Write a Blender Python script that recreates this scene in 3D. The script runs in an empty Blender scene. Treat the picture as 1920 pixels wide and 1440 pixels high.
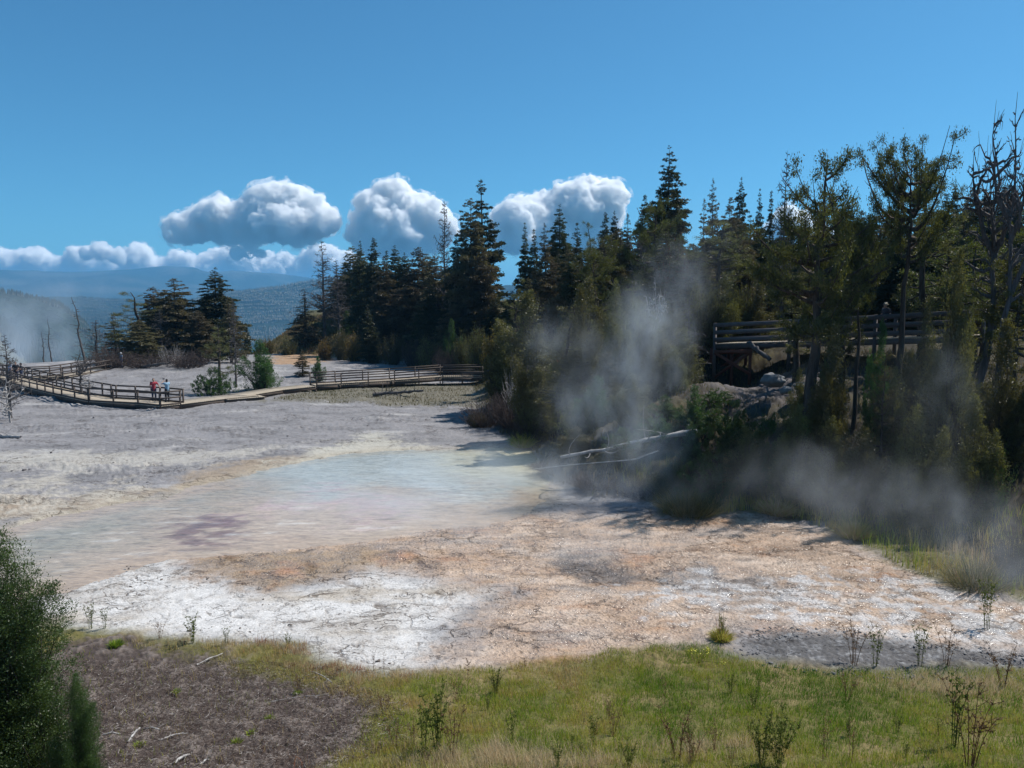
import bpy, bmesh, math, random, os
import numpy as np
from mathutils import Vector, Matrix
R = math.radians
sc = bpy.context.scene
col = sc.collection

# ------------------------------------------------------------------ camera
F = 1507.0                      # focal length in photograph pixels (1920 wide)
PITCH = math.atan(160 / F)
CAM = np.array([0.0, 0.0, 7.3])
cd = bpy.data.cameras.new('camera')
cam = bpy.data.objects.new('camera', cd)
col.objects.link(cam)
cam.location = CAM
cam.rotation_euler = (R(90) - PITCH, 0, 0)
cd.sensor_width = 36
cd.lens = F / 1920 * 36
cd.clip_start = 0.1
cd.clip_end = 60000
sc.camera = cam

# ------------------------------------------------------------------ world, sun, exposure
SUN_AZ, SUN_EL = R(62), R(53)
world = bpy.data.worlds.new('World')
sc.world = world
world.use_nodes = True
wn = world.node_tree
sky = wn.nodes.new('ShaderNodeTexSky')
sky.sky_type = 'NISHITA'
sky.sun_disc = False
sky.sun_elevation = SUN_EL
sky.sun_rotation = SUN_AZ
sky.altitude = 1800
sky.air_density = 1.0
sky.dust_density = 2.0
sky.ozone_density = 4.0
tcw = wn.nodes.new('ShaderNodeTexCoord'); mpw = wn.nodes.new('ShaderNodeMapping')
mpw.inputs['Location'].default_value = (0, 0, 0.02)
wn.links.new(tcw.outputs['Generated'], mpw.inputs[0]); wn.links.new(mpw.outputs[0], sky.inputs[0])
tin = wn.nodes.new('ShaderNodeMix'); tin.data_type = 'RGBA'; tin.blend_type = 'MULTIPLY'; tin.inputs[0].default_value = 1.0
tin.inputs[7].default_value = (0.465, 0.96, 1.06, 1)
wn.links.new(sky.outputs[0], tin.inputs[6])
wn.links.new(tin.outputs[2], wn.nodes['Background'].inputs[0])
wn.nodes['Background'].inputs[1].default_value = 0.100
sd = bpy.data.lights.new('sun', 'SUN')
sd.energy = 5.0
sd.angle = R(0.5)
sd.color = (1.0, 0.955, 0.89)
sun = bpy.data.objects.new('sun', sd)
col.objects.link(sun)
svec = Vector((math.sin(SUN_AZ) * math.cos(SUN_EL), math.cos(SUN_AZ) * math.cos(SUN_EL), math.sin(SUN_EL)))
sun.rotation_euler = svec.to_track_quat('Z', 'Y').to_euler()
sun.location = (30, 30, 60)
sc.view_settings.view_transform = 'Standard'
sc.view_settings.look = 'None'
sc.view_settings.exposure = 0.22
sc.view_settings.gamma = 1.0
sc.render.engine = 'CYCLES'
sc.cycles.use_denoising = True
sc.cycles.max_bounces = 26
sc.cycles.diffuse_bounces = 3
sc.cycles.glossy_bounces = 2
sc.cycles.transmission_bounces = 4
sc.cycles.transparent_max_bounces = 8
sc.cycles.volume_bounces = 24
sc.cycles.volume_step_rate = 1.5
sc.cycles.volume_max_steps = 256
sc.cycles.sample_clamp_indirect = 6
sc.cycles.caustics_reflective = False
sc.cycles.caustics_refractive = False

# ------------------------------------------------------------------ numeric helpers
def at(px, py, Y):
    """world point seen at photograph pixel (px,py), at distance Y in front of the camera"""
    x = (px - 960) / F; u = -(py - 720) / F
    cp, sp = math.cos(PITCH), math.sin(PITCH)
    d = np.array([x, cp + u * sp, -sp + u * cp])
    return CAM + d * (Y / d[1])

def _hash(*ii, seed=0):
    h = np.full(ii[0].shape, (seed * 0x9E3779B1 + 12345) & 0xffffffff, np.uint64)
    for k, i in enumerate(ii):
        h = (h ^ (i.astype(np.int64).astype(np.uint64) & np.uint64(0xffffffff)) * np.uint64([374761393, 668265263, 2147483647][k])) & np.uint64(0xffffffff)
        h = (h ^ (h >> np.uint64(15))) * np.uint64(2246822519) & np.uint64(0xffffffff)
        h = h ^ (h >> np.uint64(13))
    h = h * np.uint64(3266489917) & np.uint64(0xffffffff)
    return h ^ (h >> np.uint64(16))

_rs = np.random.RandomState(7)
_P = _rs.permutation(1024).astype(np.int32); _A = _rs.rand(1024) * 2 * math.pi
_GX = np.cos(_A).astype(np.float32) * 1.4; _GY = np.sin(_A).astype(np.float32) * 1.4
def pn2(x, y, seed=0):
    x = np.asarray(x, float); y = np.asarray(y, float)
    fxl = np.floor(x); fyl = np.floor(y); fx = (x - fxl).astype(np.float32); fy = (y - fyl).astype(np.float32)
    ix = (fxl.astype(np.int32) + seed * 131) & 1023; iy = fyl.astype(np.int32) & 1023
    u = fx * fx * fx * (fx * (fx * 6 - 15) + 10); v = fy * fy * fy * (fy * (fy * 6 - 15) + 10)
    p0 = _P[ix]; p1 = _P[(ix + 1) & 1023]; iy1 = iy + 1
    def g(p, j, a, b):
        k = _P[(p + j) & 1023]
        return _GX[k] * (fx - a) + _GY[k] * (fy - b)
    n0 = g(p0, iy, 0, 0); n0 += (g(p1, iy, 1, 0) - n0) * u
    n1 = g(p0, iy1, 0, 1); n1 += (g(p1, iy1, 1, 1) - n1) * u
    return n0 + (n1 - n0) * v

def fbm(x, y, octv=4, seed=0, gain=0.5, ridge=False):
    s = 0; a = 1; t = 0
    for o in range(octv):
        n = pn2(x * 2 ** o + 17.3 * o, y * 2 ** o - 9.1 * o, seed + o)
        if ridge: n = 1 - 2 * np.abs(n)
        s = s + a * n; t += a; a *= gain
    return s / t

def vn3(x, y, z, seed=0):
    ix = np.floor(x); iy = np.floor(y); iz = np.floor(z)
    fx, fy, fz = x - ix, y - iy, z - iz
    u, v, w = [f * f * (3 - 2 * f) for f in (fx, fy, fz)]
    def g(a, b, c): return _hash(ix + a, iy + b, iz + c, seed=seed).astype(float) / 4294967296.0
    r = 0
    for a in (0, 1):
        for b in (0, 1):
            for c in (0, 1):
                r = r + g(a, b, c) * (u if a else 1 - u) * (v if b else 1 - v) * (w if c else 1 - w)
    return r * 2 - 1

def sstep(a, b, x):
    t = np.clip((x - a) / (b - a), 0, 1)
    return t * t * (3 - 2 * t)

def inside(x, y, poly):
    res = np.zeros(x.shape, bool); n = len(poly)
    for i in range(n):
        x1, y1 = poly[i]; x2, y2 = poly[(i + 1) % n]
        if y1 == y2: continue
        c = ((y1 > y) != (y2 > y)) & (x < (x2 - x1) * (y - y1) / (y2 - y1) + x1)
        res ^= c
    return res

def sdist(x, y, poly, pad=4.0):
    """signed distance, positive inside (clipped to -pad far outside, unless the polygon is the hill)"""
    if len(poly) > 0 and x.size > 5000 and poly is not globals().get('HILL'):
        p = np.array(poly); k = (x > p[:, 0].min() - pad) & (x < p[:, 0].max() + pad) & (y > p[:, 1].min() - pad) & (y < p[:, 1].max() + pad)
        r = np.full(x.shape, -pad); r[k] = np.maximum(_sd(x[k], y[k], poly), -pad); return r
    return _sd(x, y, poly)
def _sd(x, y, poly):
    d = np.full(x.shape, 1e18); ins = np.zeros(x.shape, bool); n = len(poly)
    for i in range(n):
        x1, y1 = poly[i]; x2, y2 = poly[(i + 1) % n]
        ex, ey = x2 - x1, y2 - y1; L = ex * ex + ey * ey + 1e-12
        ax = x - x1; ay = y - y1
        t = np.clip((ax * ex + ay * ey) / L, 0, 1)
        ax = ax - t * ex; ay = ay - t * ey
        np.minimum(d, ax * ax + ay * ay, out=d)
        if y1 != y2: ins ^= ((y1 > y) != (y2 > y)) & (x < ex * (y - y1) / ey + x1)
    return np.where(ins, 1, -1) * np.sqrt(d)

# ------------------------------------------------------------------ mesh helpers
def mesh_np(name, V, Fc, tint=None, colr=None, smooth=False, mat=None, attrs=None):
    """V (N,3); Fc (M,3|4) int array or a list of such arrays"""
    V = np.ascontiguousarray(V, np.float32)
    Fl = Fc if isinstance(Fc, list) else [Fc]
    Fl = [np.asarray(f, np.int32) for f in Fl if len(f)]
    me = bpy.data.meshes.new(name)
    me.vertices.add(len(V)); me.vertices.foreach_set('co', V.ravel())
    nl = sum(f.size for f in Fl); nf = sum(len(f) for f in Fl)
    me.loops.add(nl); me.polygons.add(nf)
    me.loops.foreach_set('vertex_index', np.concatenate([f.ravel() for f in Fl]))
    tot = np.concatenate([np.full(len(f), f.shape[1], np.int32) for f in Fl])
    st = np.concatenate([[0], np.cumsum(tot)[:-1]]).astype(np.int32)
    me.polygons.foreach_set('loop_start', st)
    try: me.polygons.foreach_set('loop_total', tot)
    except Exception: pass
    if smooth: me.polygons.foreach_set('use_smooth', np.ones(nf, bool))
    if tint is not None:
        a = me.attributes.new('tint', 'FLOAT', 'POINT'); a.data.foreach_set('value', np.asarray(tint, np.float32))
    for k, v in (attrs or {}).items():
        a = me.attributes.new(k, 'FLOAT', 'POINT'); a.data.foreach_set('value', np.asarray(v, np.float32).ravel())
    if colr is not None:
        a = me.attributes.new('col', 'FLOAT_COLOR', 'POINT')
        a.data.foreach_set('color', np.concatenate([colr, np.ones((len(colr), 1))], 1).astype(np.float32).ravel())
    me.update(calc_edges=True)
    if mat: me.materials.append(mat)
    return me

def link(name, me, parent=None, loc=None, rz=None, scale=None):
    o = bpy.data.objects.new(name, me); col.objects.link(o)
    if parent: o.parent = parent
    if loc is not None: o.location = loc
    if rz is not None: o.rotation_euler = (0, 0, rz)
    if scale is not None: o.scale = scale
    return o

def tag(o, label=None, cat=None, group=None, kind=None):
    if label: o['label'] = label
    if cat: o['category'] = cat
    if group: o['group'] = group
    if kind: o['kind'] = kind
    return o

def tubes(P, Rr, sides=5):
    """P (N,K,3) polylines, Rr (N,K) radii -> V,F of tapered tubes"""
    P = np.asarray(P, float); Rr = np.asarray(Rr, float)
    N, K, _ = P.shape
    T = np.gradient(P, axis=1); T /= np.linalg.norm(T, axis=2, keepdims=True) + 1e-9
    a = np.cross(T, np.array([0.31, 0.52, 0.79])); a /= np.linalg.norm(a, axis=2, keepdims=True) + 1e-9
    b = np.cross(T, a)
    th = np.arange(sides) * 2 * math.pi / sides
    V = P[:, :, None] + Rr[:, :, None, None] * (a[:, :, None] * np.cos(th)[None, None, :, None] + b[:, :, None] * np.sin(th)[None, None, :, None])
    V = V.reshape(-1, 3)
    n, k, s = np.meshgrid(np.arange(N), np.arange(K - 1), np.arange(sides), indexing='ij')
    s2 = (s + 1) % sides
    b0 = (n * K + k) * sides; b1 = b0 + sides
    Fq = np.stack([b0 + s, b0 + s2, b1 + s2, b1 + s], -1).reshape(-1, 4)
    return V, Fq

def merge(parts):
    Vs, Fs, off = [], [], 0
    for V, Fq in parts:
        Vs.append(V)
        for f in (Fq if isinstance(Fq, list) else [Fq]): Fs.append(np.asarray(f) + off)
        off += len(V)
    return np.concatenate(Vs), Fs

def tube(pts, r, sides=7):
    pts = np.asarray(pts, float)
    rr = np.linspace(r[0], r[1], len(pts)) if isinstance(r, (tuple, list)) and len(r) == 2 and len(pts) != 2 else np.broadcast_to(np.asarray(r, float), (len(pts),))
    return tubes(pts[None], rr[None], sides)

def nrm(v): return v / (np.linalg.norm(v, axis=-1, keepdims=True) + 1e-9)

# ------------------------------------------------------------------ materials
def mat_new(name):
    m = bpy.data.materials.new(name); m.use_nodes = True
    nt = m.node_tree
    for n in list(nt.nodes): nt.nodes.remove(n)
    return m, nt
class NT:
    def __init__(s, nt): s.nt = nt
    def n(s, t, **kw):
        nd = s.nt.nodes.new(t)
        for k, v in kw.items():
            if k.startswith('i_'):
                key = k[2:]; key = int(key) if key.isdigit() else key.replace('_', ' ')
                nd.inputs[key].default_value = v
            else: setattr(nd, k, v)
        return nd
    def l(s, a, b): s.nt.links.new(a, b)
    def math(s, op, a, b=None, c=None, clamp=False):
        nd = s.nt.nodes.new('ShaderNodeMath'); nd.operation = op; nd.use_clamp = clamp
        for i, v in enumerate((a, b, c)):
            if v is None: continue
            if isinstance(v, (int, float)): nd.inputs[i].default_value = v
            else: s.l(v, nd.inputs[i])
        return nd.outputs[0]
    def mix(s, f, a, b, mode='MIX'):
        nd = s.nt.nodes.new('ShaderNodeMix'); nd.data_type = 'RGBA'; nd.blend_type = mode
        for i, v in ((0, f), (6, a), (7, b)):
            if isinstance(v, (int, float)): nd.inputs[i].default_value = v
            elif isinstance(v, tuple): nd.inputs[i].default_value = (*v, 1) if len(v) == 3 else v
            else: s.l(v, nd.inputs[i])
        return nd.outputs[2]
    def noise(s, scale, detail=4, rough=0.55, vec=None, dist=0.0, dim='3D'):
        nd = s.nt.nodes.new('ShaderNodeTexNoise'); nd.noise_dimensions = dim
        nd.inputs['Scale'].default_value = scale; nd.inputs['Detail'].default_value = detail
        nd.inputs['Roughness'].default_value = rough; nd.inputs['Distortion'].default_value = dist
        if vec is not None: s.l(vec, nd.inputs['Vector'])
        return nd.outputs['Fac']
    def ramp(s, f, stops):
        nd = s.nt.nodes.new('ShaderNodeValToRGB'); cr = nd.color_ramp
        while len(cr.elements) < len(stops): cr.elements.new(0.5)
        for e, (p, c) in zip(cr.elements, stops): e.position = p; e.color = (*c, 1) if isinstance(c, tuple) else (c, c, c, 1)
        s.l(f, nd.inputs[0]); return nd.outputs[0]
    def mapr(s, v, a, b, c=0.0, d=1.0, clamp=True):
        nd = s.nt.nodes.new('ShaderNodeMapRange'); nd.clamp = clamp
        s.l(v, nd.inputs[0])
        for i, q in enumerate((a, b, c, d)): nd.inputs[i + 1].default_value = q
        return nd.outputs[0]
    def bump(s, h, strength=0.5, dist=0.02, normal=None):
        nd = s.nt.nodes.new('ShaderNodeBump'); nd.inputs['Strength'].default_value = strength; nd.inputs['Distance'].default_value = dist
        s.l(h, nd.inputs['Height'])
        if normal is not None: s.l(normal, nd.inputs['Normal'])
        return nd.outputs[0]
    def out(s, sh, vol=None):
        o = s.nt.nodes.new('ShaderNodeOutputMaterial')
        if sh is not None: s.l(sh, o.inputs['Surface'])
        if vol is not None: s.l(vol, o.inputs['Volume'])
    def pbsdf(s, colr, rough=0.8, normal=None, spec=0.3, **kw):
        nd = s.nt.nodes.new('ShaderNodeBsdfPrincipled')
        for nm, v in (('Base Color', colr), ('Roughness', rough)):
            if isinstance(v, (int, float)): nd.inputs[nm].default_value = v
            elif isinstance(v, tuple): nd.inputs[nm].default_value = (*v, 1)
            else: s.l(v, nd.inputs[nm])
        nd.inputs['Specular IOR Level'].default_value = spec
        if normal is not None: s.l(normal, nd.inputs['Normal'])
        return nd.outputs[0]

def foliage_mat(name, c_dark, c_light, trans=0.3, varied=0.25):
    m, nt = mat_new(name); N = NT(nt)
    a = N.n('ShaderNodeAttribute', attribute_name='tint').outputs['Fac']
    oi = N.n('ShaderNodeObjectInfo')
    pos = N.n('ShaderNodeTexCoord').outputs['Object']
    nz = N.noise(1.1, 3, vec=pos)
    f = N.math('ADD', N.math('MULTIPLY', a, 0.6), N.math('MULTIPLY', N.mapr(nz, 0.3, 0.7), 0.4))
    c = N.mix(f, c_dark, c_light)
    rnd = N.math('MULTIPLY_ADD', oi.outputs['Random'], varied * 2, 1 - varied)
    hsv = N.n('ShaderNodeHueSaturation')
    N.l(c, hsv.inputs['Color']); N.l(rnd, hsv.inputs['Value'])
    N.l(N.math('MULTIPLY_ADD', oi.outputs['Random'], 0.05, 0.475), hsv.inputs['Hue'])
    df = N.n('ShaderNodeBsdfDiffuse'); tr = N.n('ShaderNodeBsdfTranslucent'); gl = N.n('ShaderNodeBsdfGlossy'); gl.inputs['Roughness'].default_value = 0.45
    N.l(hsv.outputs[0], df.inputs[0]); N.l(N.mix(1.0, hsv.outputs[0], (1.25, 1.2, 0.5), 'MULTIPLY'), tr.inputs[0])
    mx = N.n('ShaderNodeMixShader'); mx.inputs[0].default_value = trans; N.l(df.outputs[0], mx.inputs[1]); N.l(tr.outputs[0], mx.inputs[2])
    m2 = N.n('ShaderNodeMixShader'); m2.inputs[0].default_value = 0.035; N.l(mx.outputs[0], m2.inputs[1]); N.l(gl.outputs[0], m2.inputs[2])
    N.out(m2.outputs[0]); return m

def bark_mat(name, c1, c2, scale=6, rough=0.9):
    m, nt = mat_new(name); N = NT(nt)
    tc = N.n('ShaderNodeTexCoord').outputs['Object']
    mp = N.n('ShaderNodeMapping'); mp.inputs['Scale'].default_value = (1, 1, 0.22); N.l(tc, mp.inputs[0])
    nz = N.noise(scale, 5, 0.65, mp.outputs[0])
    c = N.mix(N.mapr(nz, 0.32, 0.68), c1, c2)
    N.out(N.pbsdf(c, rough, N.bump(nz, 0.8, 0.05), 0.2)); return m

def wood_mat(name, c1, c2, rough=0.75, scale=3.0):
    m, nt = mat_new(name); N = NT(nt)
    tc = N.n('ShaderNodeTexCoord').outputs['Object']
    nz = N.noise(scale, 5, 0.6, tc); n2 = N.noise(scale * 9, 3, 0.6, tc)
    a = N.n('ShaderNodeAttribute', attribute_name='tint').outputs['Fac']
    f = N.math('ADD', N.math('MULTIPLY', N.mapr(nz, 0.3, 0.7), 0.5), N.math('MULTIPLY', a, 0.5))
    c = N.mix(f, c1, c2); c = N.mix(N.math('MULTIPLY', N.mapr(n2, 0.45, 0.75), 0.35), c, tuple(x * 0.45 for x in c1))
    N.out(N.pbsdf(c, rough, N.bump(n2, 0.35, 0.01), 0.25)); return m

def plain_mat(name, c, rough=0.8, var=0.15, scale=20, spec=0.3):
    m, nt = mat_new(name); N = NT(nt)
    tc = N.n('ShaderNodeTexCoord').outputs['Object']
    nz = N.noise(scale, 3, 0.6, tc)
    cc = N.mix(nz, tuple(x * (1 - var) for x in c), tuple(min(1, x * (1 + var)) for x in c))
    N.out(N.pbsdf(cc, rough, N.bump(nz, 0.2, 0.01), spec)); return m

#@@SECTIONS@@

# ------------------------------------------------------------------ clouds (real bodies beyond the haze box)
def cloud_mat(dens, name='cloud_vapour', lo=.41, hi=.48):
    m, nt = mat_new(name); N = NT(nt)
    pos = N.n('ShaderNodeTexCoord').outputs['Object']; nz = N.noise(1 / 170.0, 7, 0.68, pos)
    v = N.n('ShaderNodeVolumeScatter'); v.inputs['Color'].default_value = (1, 1, 1, 1)
    v.inputs['Density'].default_value = 0.07; v.inputs['Anisotropy'].default_value = 0.25; N.l(N.math('MULTIPLY', N.mapr(nz, lo, hi), dens), v.inputs['Density'])
    N.out(None, v.outputs[0]); return m
CL = cloud_mat(0.03); CL.cycles.volume_step_rate = 0.3
CW = cloud_mat(0.0075, 'cloud_wisp_vapour', .50, .60); CW.cycles.volume_step_rate = 0.4
def ico(sub):
    bm = bmesh.new(); bmesh.ops.create_icosphere(bm, subdivisions=sub, radius=1)
    bm.verts.ensure_lookup_table()
    V = np.array([v.co[:] for v in bm.verts]); Fa = np.array([[v.index for v in f.verts] for f in bm.faces]); bm.free()
    return V, Fa
ICO3 = ico(3)
def make_cloud(blobs, D, seed, label, voxel=15):
    """blobs: (px, py, radius px) lumps of the cumulus; every lump gets its own depth"""
    rng = np.random.default_rng(seed); parts = []
    base = max(b[1] for b in blobs)
    for px, py, r in blobs:
        rad = r / F * D * 0.86
        c = at(px, py, D + rng.normal() * rad * 0.5)
        parts.append((ICO3[0] * rad * np.array([1, 1.1, 0.95]) + c, ICO3[1]))
        for k in range(14):                                  # secondary turrets on each lump
            d = nrm(rng.normal(size=3)); d[2] = abs(d[2]) * 0.9 - 0.15; d = nrm(d)
            rr = rad * rng.uniform(0.3, 0.6)
            parts.append((ICO3[0] * rr + c + d * rad * 0.85, ICO3[1]))
    V, Fs = merge(parts)
    V = V.copy(); zb = at(960, base, D)[2] - blobs[0][2] * 0.15 / F * D
    V[:, 2] = np.where(V[:, 2] < zb, zb + (V[:, 2] - zb) * 0.25, V[:, 2])
    me = mesh_np('cloud', V, Fs)
    o = link('cloud', me)
    md = o.modifiers.new('r', 'REMESH'); md.mode = 'VOXEL'; md.voxel_size = voxel
    dg = bpy.context.evaluated_depsgraph_get(); ev = o.evaluated_get(dg).to_mesh()
    n = len(ev.vertices); co = np.empty(n * 3, np.float32); ev.vertices.foreach_get('co', co); co = co.reshape(-1, 3).astype(float)
    no = np.empty(n * 3, np.float32); ev.vertices.foreach_get('normal', no); no = no.reshape(-1, 3).astype(float)
    lt = np.empty(len(ev.polygons), np.int32); ev.polygons.foreach_get('loop_total', lt)
    li = np.empty(len(ev.loops), np.int32); ev.loops.foreach_get('vertex_index', li)
    o.modifiers.clear()
    s = 0
    for L, a in ((420, 110), (200, 85), (95, 60), (48, 38), (26, 24)):
        q = vn3(*(co / L).T, seed=seed + L)
        s = s + a * (1.0 - 1.7 * np.abs(q))
    big = min(1.0, float(np.mean([b[2] for b in blobs])) / F * D / 170)
    co = co + no * s[:, None] * big
    st = np.concatenate([[0], np.cumsum(lt)[:-1]])
    quads = li[st[lt == 4][:, None] + np.arange(4)]; tris = li[st[lt == 3][:, None] + np.arange(3)] if (lt == 3).any() else np.zeros((0, 3), int)
    o.data = mesh_np('cloud', co, [quads, tris], smooth=True, mat=CL)
    md = o.modifiers.new('r', 'REMESH'); md.mode = 'VOXEL'; md.voxel_size = voxel * 0.75; md.use_smooth_shade = True
    wme = mesh_np('cloud_wisps', co + no * 55 * big + no * (vn3(*(co / 130).T, seed=seed) * 60 * big)[:, None], [quads, tris], smooth=True, mat=CW)
    wo_ = link('cloud_wisps', wme, o); md = wo_.modifiers.new('r', 'REMESH'); md.mode = 'VOXEL'; md.voxel_size = voxel * 1.6
    tag(o, label, 'cloud', kind='structure'); return o
DC = 15000
make_cloud([(325,434,10),(345,428,15),(372,424,18),(395,408,15),(412,416,22),(440,428,22),(470,400,16),(488,385,18),(512,374,17),(530,380,20),(552,394,22),(500,412,32),(555,418,32),(585,410,20),(606,418,15),(545,440,17),(580,436,16),(485,434,15)], DC, 3, 'large white cumulus cloud left of the wooded bank')
if True:
    make_cloud([(668,436,9),(686,415,12),(696,396,16),(715,385,14),(738,372,16),(755,374,14),(772,392,22),(730,405,30),(720,430,34),(790,400,22),(805,415,20),(800,440,34),(760,450,36),(705,455,24),(830,430,20)], DC, 5, 'white cumulus cloud with a domed top between the bare snag and the left wood')
    make_cloud([(948,404,10),(966,402,14),(986,396,13),(1005,400,14),(1025,415,28),(1050,390,16),(1070,388,20),(1095,370,16),(1112,362,14),(1130,362,14),(1145,380,14),(1155,390,10),(1090,402,36),(1130,402,22),(985,440,40),(1040,450,45),(1100,450,40)], DC, 7, 'white cumulus cloud behind the pointed firs in the middle')
    make_cloud([(x + 7 * math.sin(x), 497 + 8 * math.sin(x * .07), 12 + 7 * math.sin(x * .031 + 1) + 5 * math.sin(x * .13)) for x in range(-20, 640, 13)] + [(x, 514, 13) for x in range(-20, 640, 20)], 24000, 9, 'long low bank of white cloud above the distant mountain', 24)
    make_cloud([(165,478,9),(190,472,12),(215,482,8)], DC, 11, 'tiny cloud wisp above the low cloud bank on the left', 16)
    make_cloud([(445,475,6),(470,472,8),(490,478,5)], DC, 12, 'small flat white cloud under the large cumulus', 14)
    make_cloud([(1440,455,14),(1462,440,18),(1484,428,20),(1500,445,24),(1470,465,24),(1530,462,20)], DC, 13, 'white cloud showing through the gap between the right hand pines')

# ------------------------------------------------------------------ ground shape
def gp(px, Y): 
    p = at(px, 800, Y); return (p[0], p[1])
HILL = [gp(2600, 11), gp(2200, 15), gp(1990, 18.5), gp(1850, 21.5), gp(1720, 25), gp(1600, 27.5), gp(1450, 28.8), gp(1250, 28.6), gp(1120, 29.5),
        gp(1035, 31.5), gp(1005, 35), gp(995, 39), gp(935, 43.5), gp(905, 47), gp(895, 60), gp(880, 74), gp(800, 92), gp(640, 104), gp(540, 112), gp(455, 120), gp(440, 140), gp(470, 190),
        (60, 260), (300, 260), (300, -40), (60, -40), (30, -5)]
DENT = at(1375, 700, 40.2)
def fg_edge(x): return 15.6 + 0.35 * np.sin(x * 0.6 + 1)
def H(x, y, detail=False):
    x = np.asarray(x, float); y = np.asarray(y, float)
    r = np.hypot(x, y)
    # travertine terrace, gently uneven, sinking a little with distance
    h = -0.45 * sstep(45, 110, y) - 0.0 * x
    h = h + 0.9 * np.exp(-((x + 33) / 16) ** 2 - ((y - 84) / 11) ** 2) + 0.5 * np.exp(-((x + 20) / 9) ** 2 - ((y - 76) / 7) ** 2)
    # foreground bank towards the viewer
    u = np.clip(15.5 - y, 0, None); u = u * u / (u + 0.6)
    h = h + np.minimum(0.13 * u + 0.0155 * u * u, 5.6 - 0.0 * u) * sstep(-60, -30, -np.abs(x))
    h = np.where(y < -12, 5.6, h)
    # wooded hill on the right and behind
    s = sdist(x, y, HILL)
    w = fbm(x * 0.13, y * 0.13, 3, 5)
    sp = np.clip(s + w * 1.2, 0, None)
    hh = 4.7 * (1 - np.exp(-(sp / 6.0) ** 1.35)) + 0.055 * np.clip(sp - 6, 0, 60)
    h = np.maximum(h, h * 0.5 + hh) + 0.0
    h = h - 1.9 * np.exp(-((x - DENT[0]) / 2.8) ** 2 - ((y - DENT[1]) / 3.2) ** 2)
    # drop to the valley beyond the terrace
    drop = sstep(112, 330, r + 0.25 * np.clip(-x - 40, 0, 60)) * (1 - sstep(0, 14, s))
    h = h - 130 * drop * sstep(-1e3, 0, -x * 0 + 0)
    h = h - 130 * sstep(230, 420, r) * sstep(0, 14, s)
    return h
def H1(x, y): return float(H(np.array([x]), np.array([y]))[0])
def ground_at(px, py):
    Y = 6.0
    for _ in range(900):
        p = at(px, py, Y)
        if p[2] <= H1(p[0], p[1]): break
        Y *= 1.006
    return at(px, py, Y)
def zone(pts): return [tuple(ground_at(a, b)[:2]) for a, b in pts]
POOL = zone([(-60,1010),(60,983),(150,962),(225,945),(300,936),(360,915),(430,900),(500,880),(570,866),(640,853),(700,847),(830,843),(985,838),(1010,870),(1020,900),(1010,945),
             (960,966),(900,980),(820,985),(700,1008),(560,1022),(420,1033),(300,1045),(200,1072),(110,1100),(40,1112),(-60,1112)])
ORANGE = zone([(560,1000),(700,985),(860,962),(1000,962),(1250,972),(1400,964),(1520,985),(1620,1030),(1700,1068),(1800,1105),(1960,1140),(2200,1180),(2200,1260),(1920,1225),(1700,1205),(1420,1190),(1330,1215),(1250,1225),(1050,1260),(850,1275),(820,1250),
               (850,1180),(900,1130),(960,1108),(860,1092),(760,1078),(700,1062),(620,1090),(500,1108),(420,1090),(340,1060),(330,1040),(430,1028)])
WHITE = zone([(60,1112),(110,1100),(200,1072),(300,1045),(380,1038),(340,1060),(420,1090),(500,1108),(620,1090),(700,1062),(760,1078),(860,1092),(960,1108),(900,1130),(850,1180),(820,1250),(760,1275),(600,1250),(540,1210),(300,1205),(100,1200),(60,1150)])
WFLOW = zone([(1180,1110),(1300,1090),(1420,1100),(1600,1080),(1700,1090),(1850,1115),(2200,1180),(2200,1250),(1920,1205),(1700,1190),(1500,1165),(1300,1150)])
GRAV = zone([(1370,1205),(1450,1188),(1600,1190),(1750,1212),(1900,1232),(1960,1236),(1960,1275),(1560,1262),(1440,1240)])
MEADOW = zone([(1240,968),(1400,962),(1520,983),(1620,1028),(1700,1066),(1800,1104),(1960,1138),(2200,1178),(2200,1000),(1900,960),(1600,925),(1250,925)])
FGRASS = zone([(-200,1180),(90,1172),(300,1192),(440,1205),(555,1203),(600,1235),(690,1262),(800,1262),(930,1256),(1050,1244),(1150,1225),(1250,1213),(1330,1215),(1400,1236),(1550,1260),(1700,1262),(1960,1256),(2300,1262),(2600,1700),(960,2600),(-600,1700)])
SOIL = zone([(130,1205),(240,1200),(400,1225),(470,1255),(560,1280),(660,1300),(700,1330),(690,1380),(640,1420),(560,1470),(420,1700),(-200,1700),(-200,1300)])
CREAM1 = zone([(-60,900),(60,895),(130,905),(240,900),(300,925),(200,950),(60,980),(-60,990)])
CREAM2 = zone([(630,830),(700,815),(780,835),(830,843),(700,848),(600,860),(500,885),(540,862)])
CREAM3 = zone([(-60,850),(150,850),(400,848),(520,840),(430,862),(250,878),(60,880),(-60,885)])
BROWN1 = zone([(-60,930),(120,938),(300,915),(470,862),(560,852),(600,858),(500,884),(420,903),(300,930),(150,960),(-60,985)])
FARG = zone([(500,752),(620,720),(900,718),(905,760),(840,762),(640,756),(560,752)])
FARO = zone([(505,668),(560,662),(640,666),(610,678),(560,685),(510,684)])
DARK1 = zone([(1020,1042),(1080,1040),(1140,1058),(1200,1066),(1260,1085),(1180,1095),(1080,1085),(1030,1065)])
DARK2 = zone([(1240,1075),(1330,1070),(1400,1078),(1460,1085),(1450,1105),(1330,1120),(1250,1105)])
RED1 = zone([(320,985),(380,970),(460,975),(480,990),(440,1012),(370,1022),(320,1010)])
RED2 = zone([(560,935),(640,915),(760,925),(760,958),(640,970),(540,960),(440,975),(450,955)])
TAN1 = zone([(360,1042),(500,1032),(700,1020),(800,1060),(700,1062),(620,1090),(500,1106),(420,1090),(350,1062)])

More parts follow.
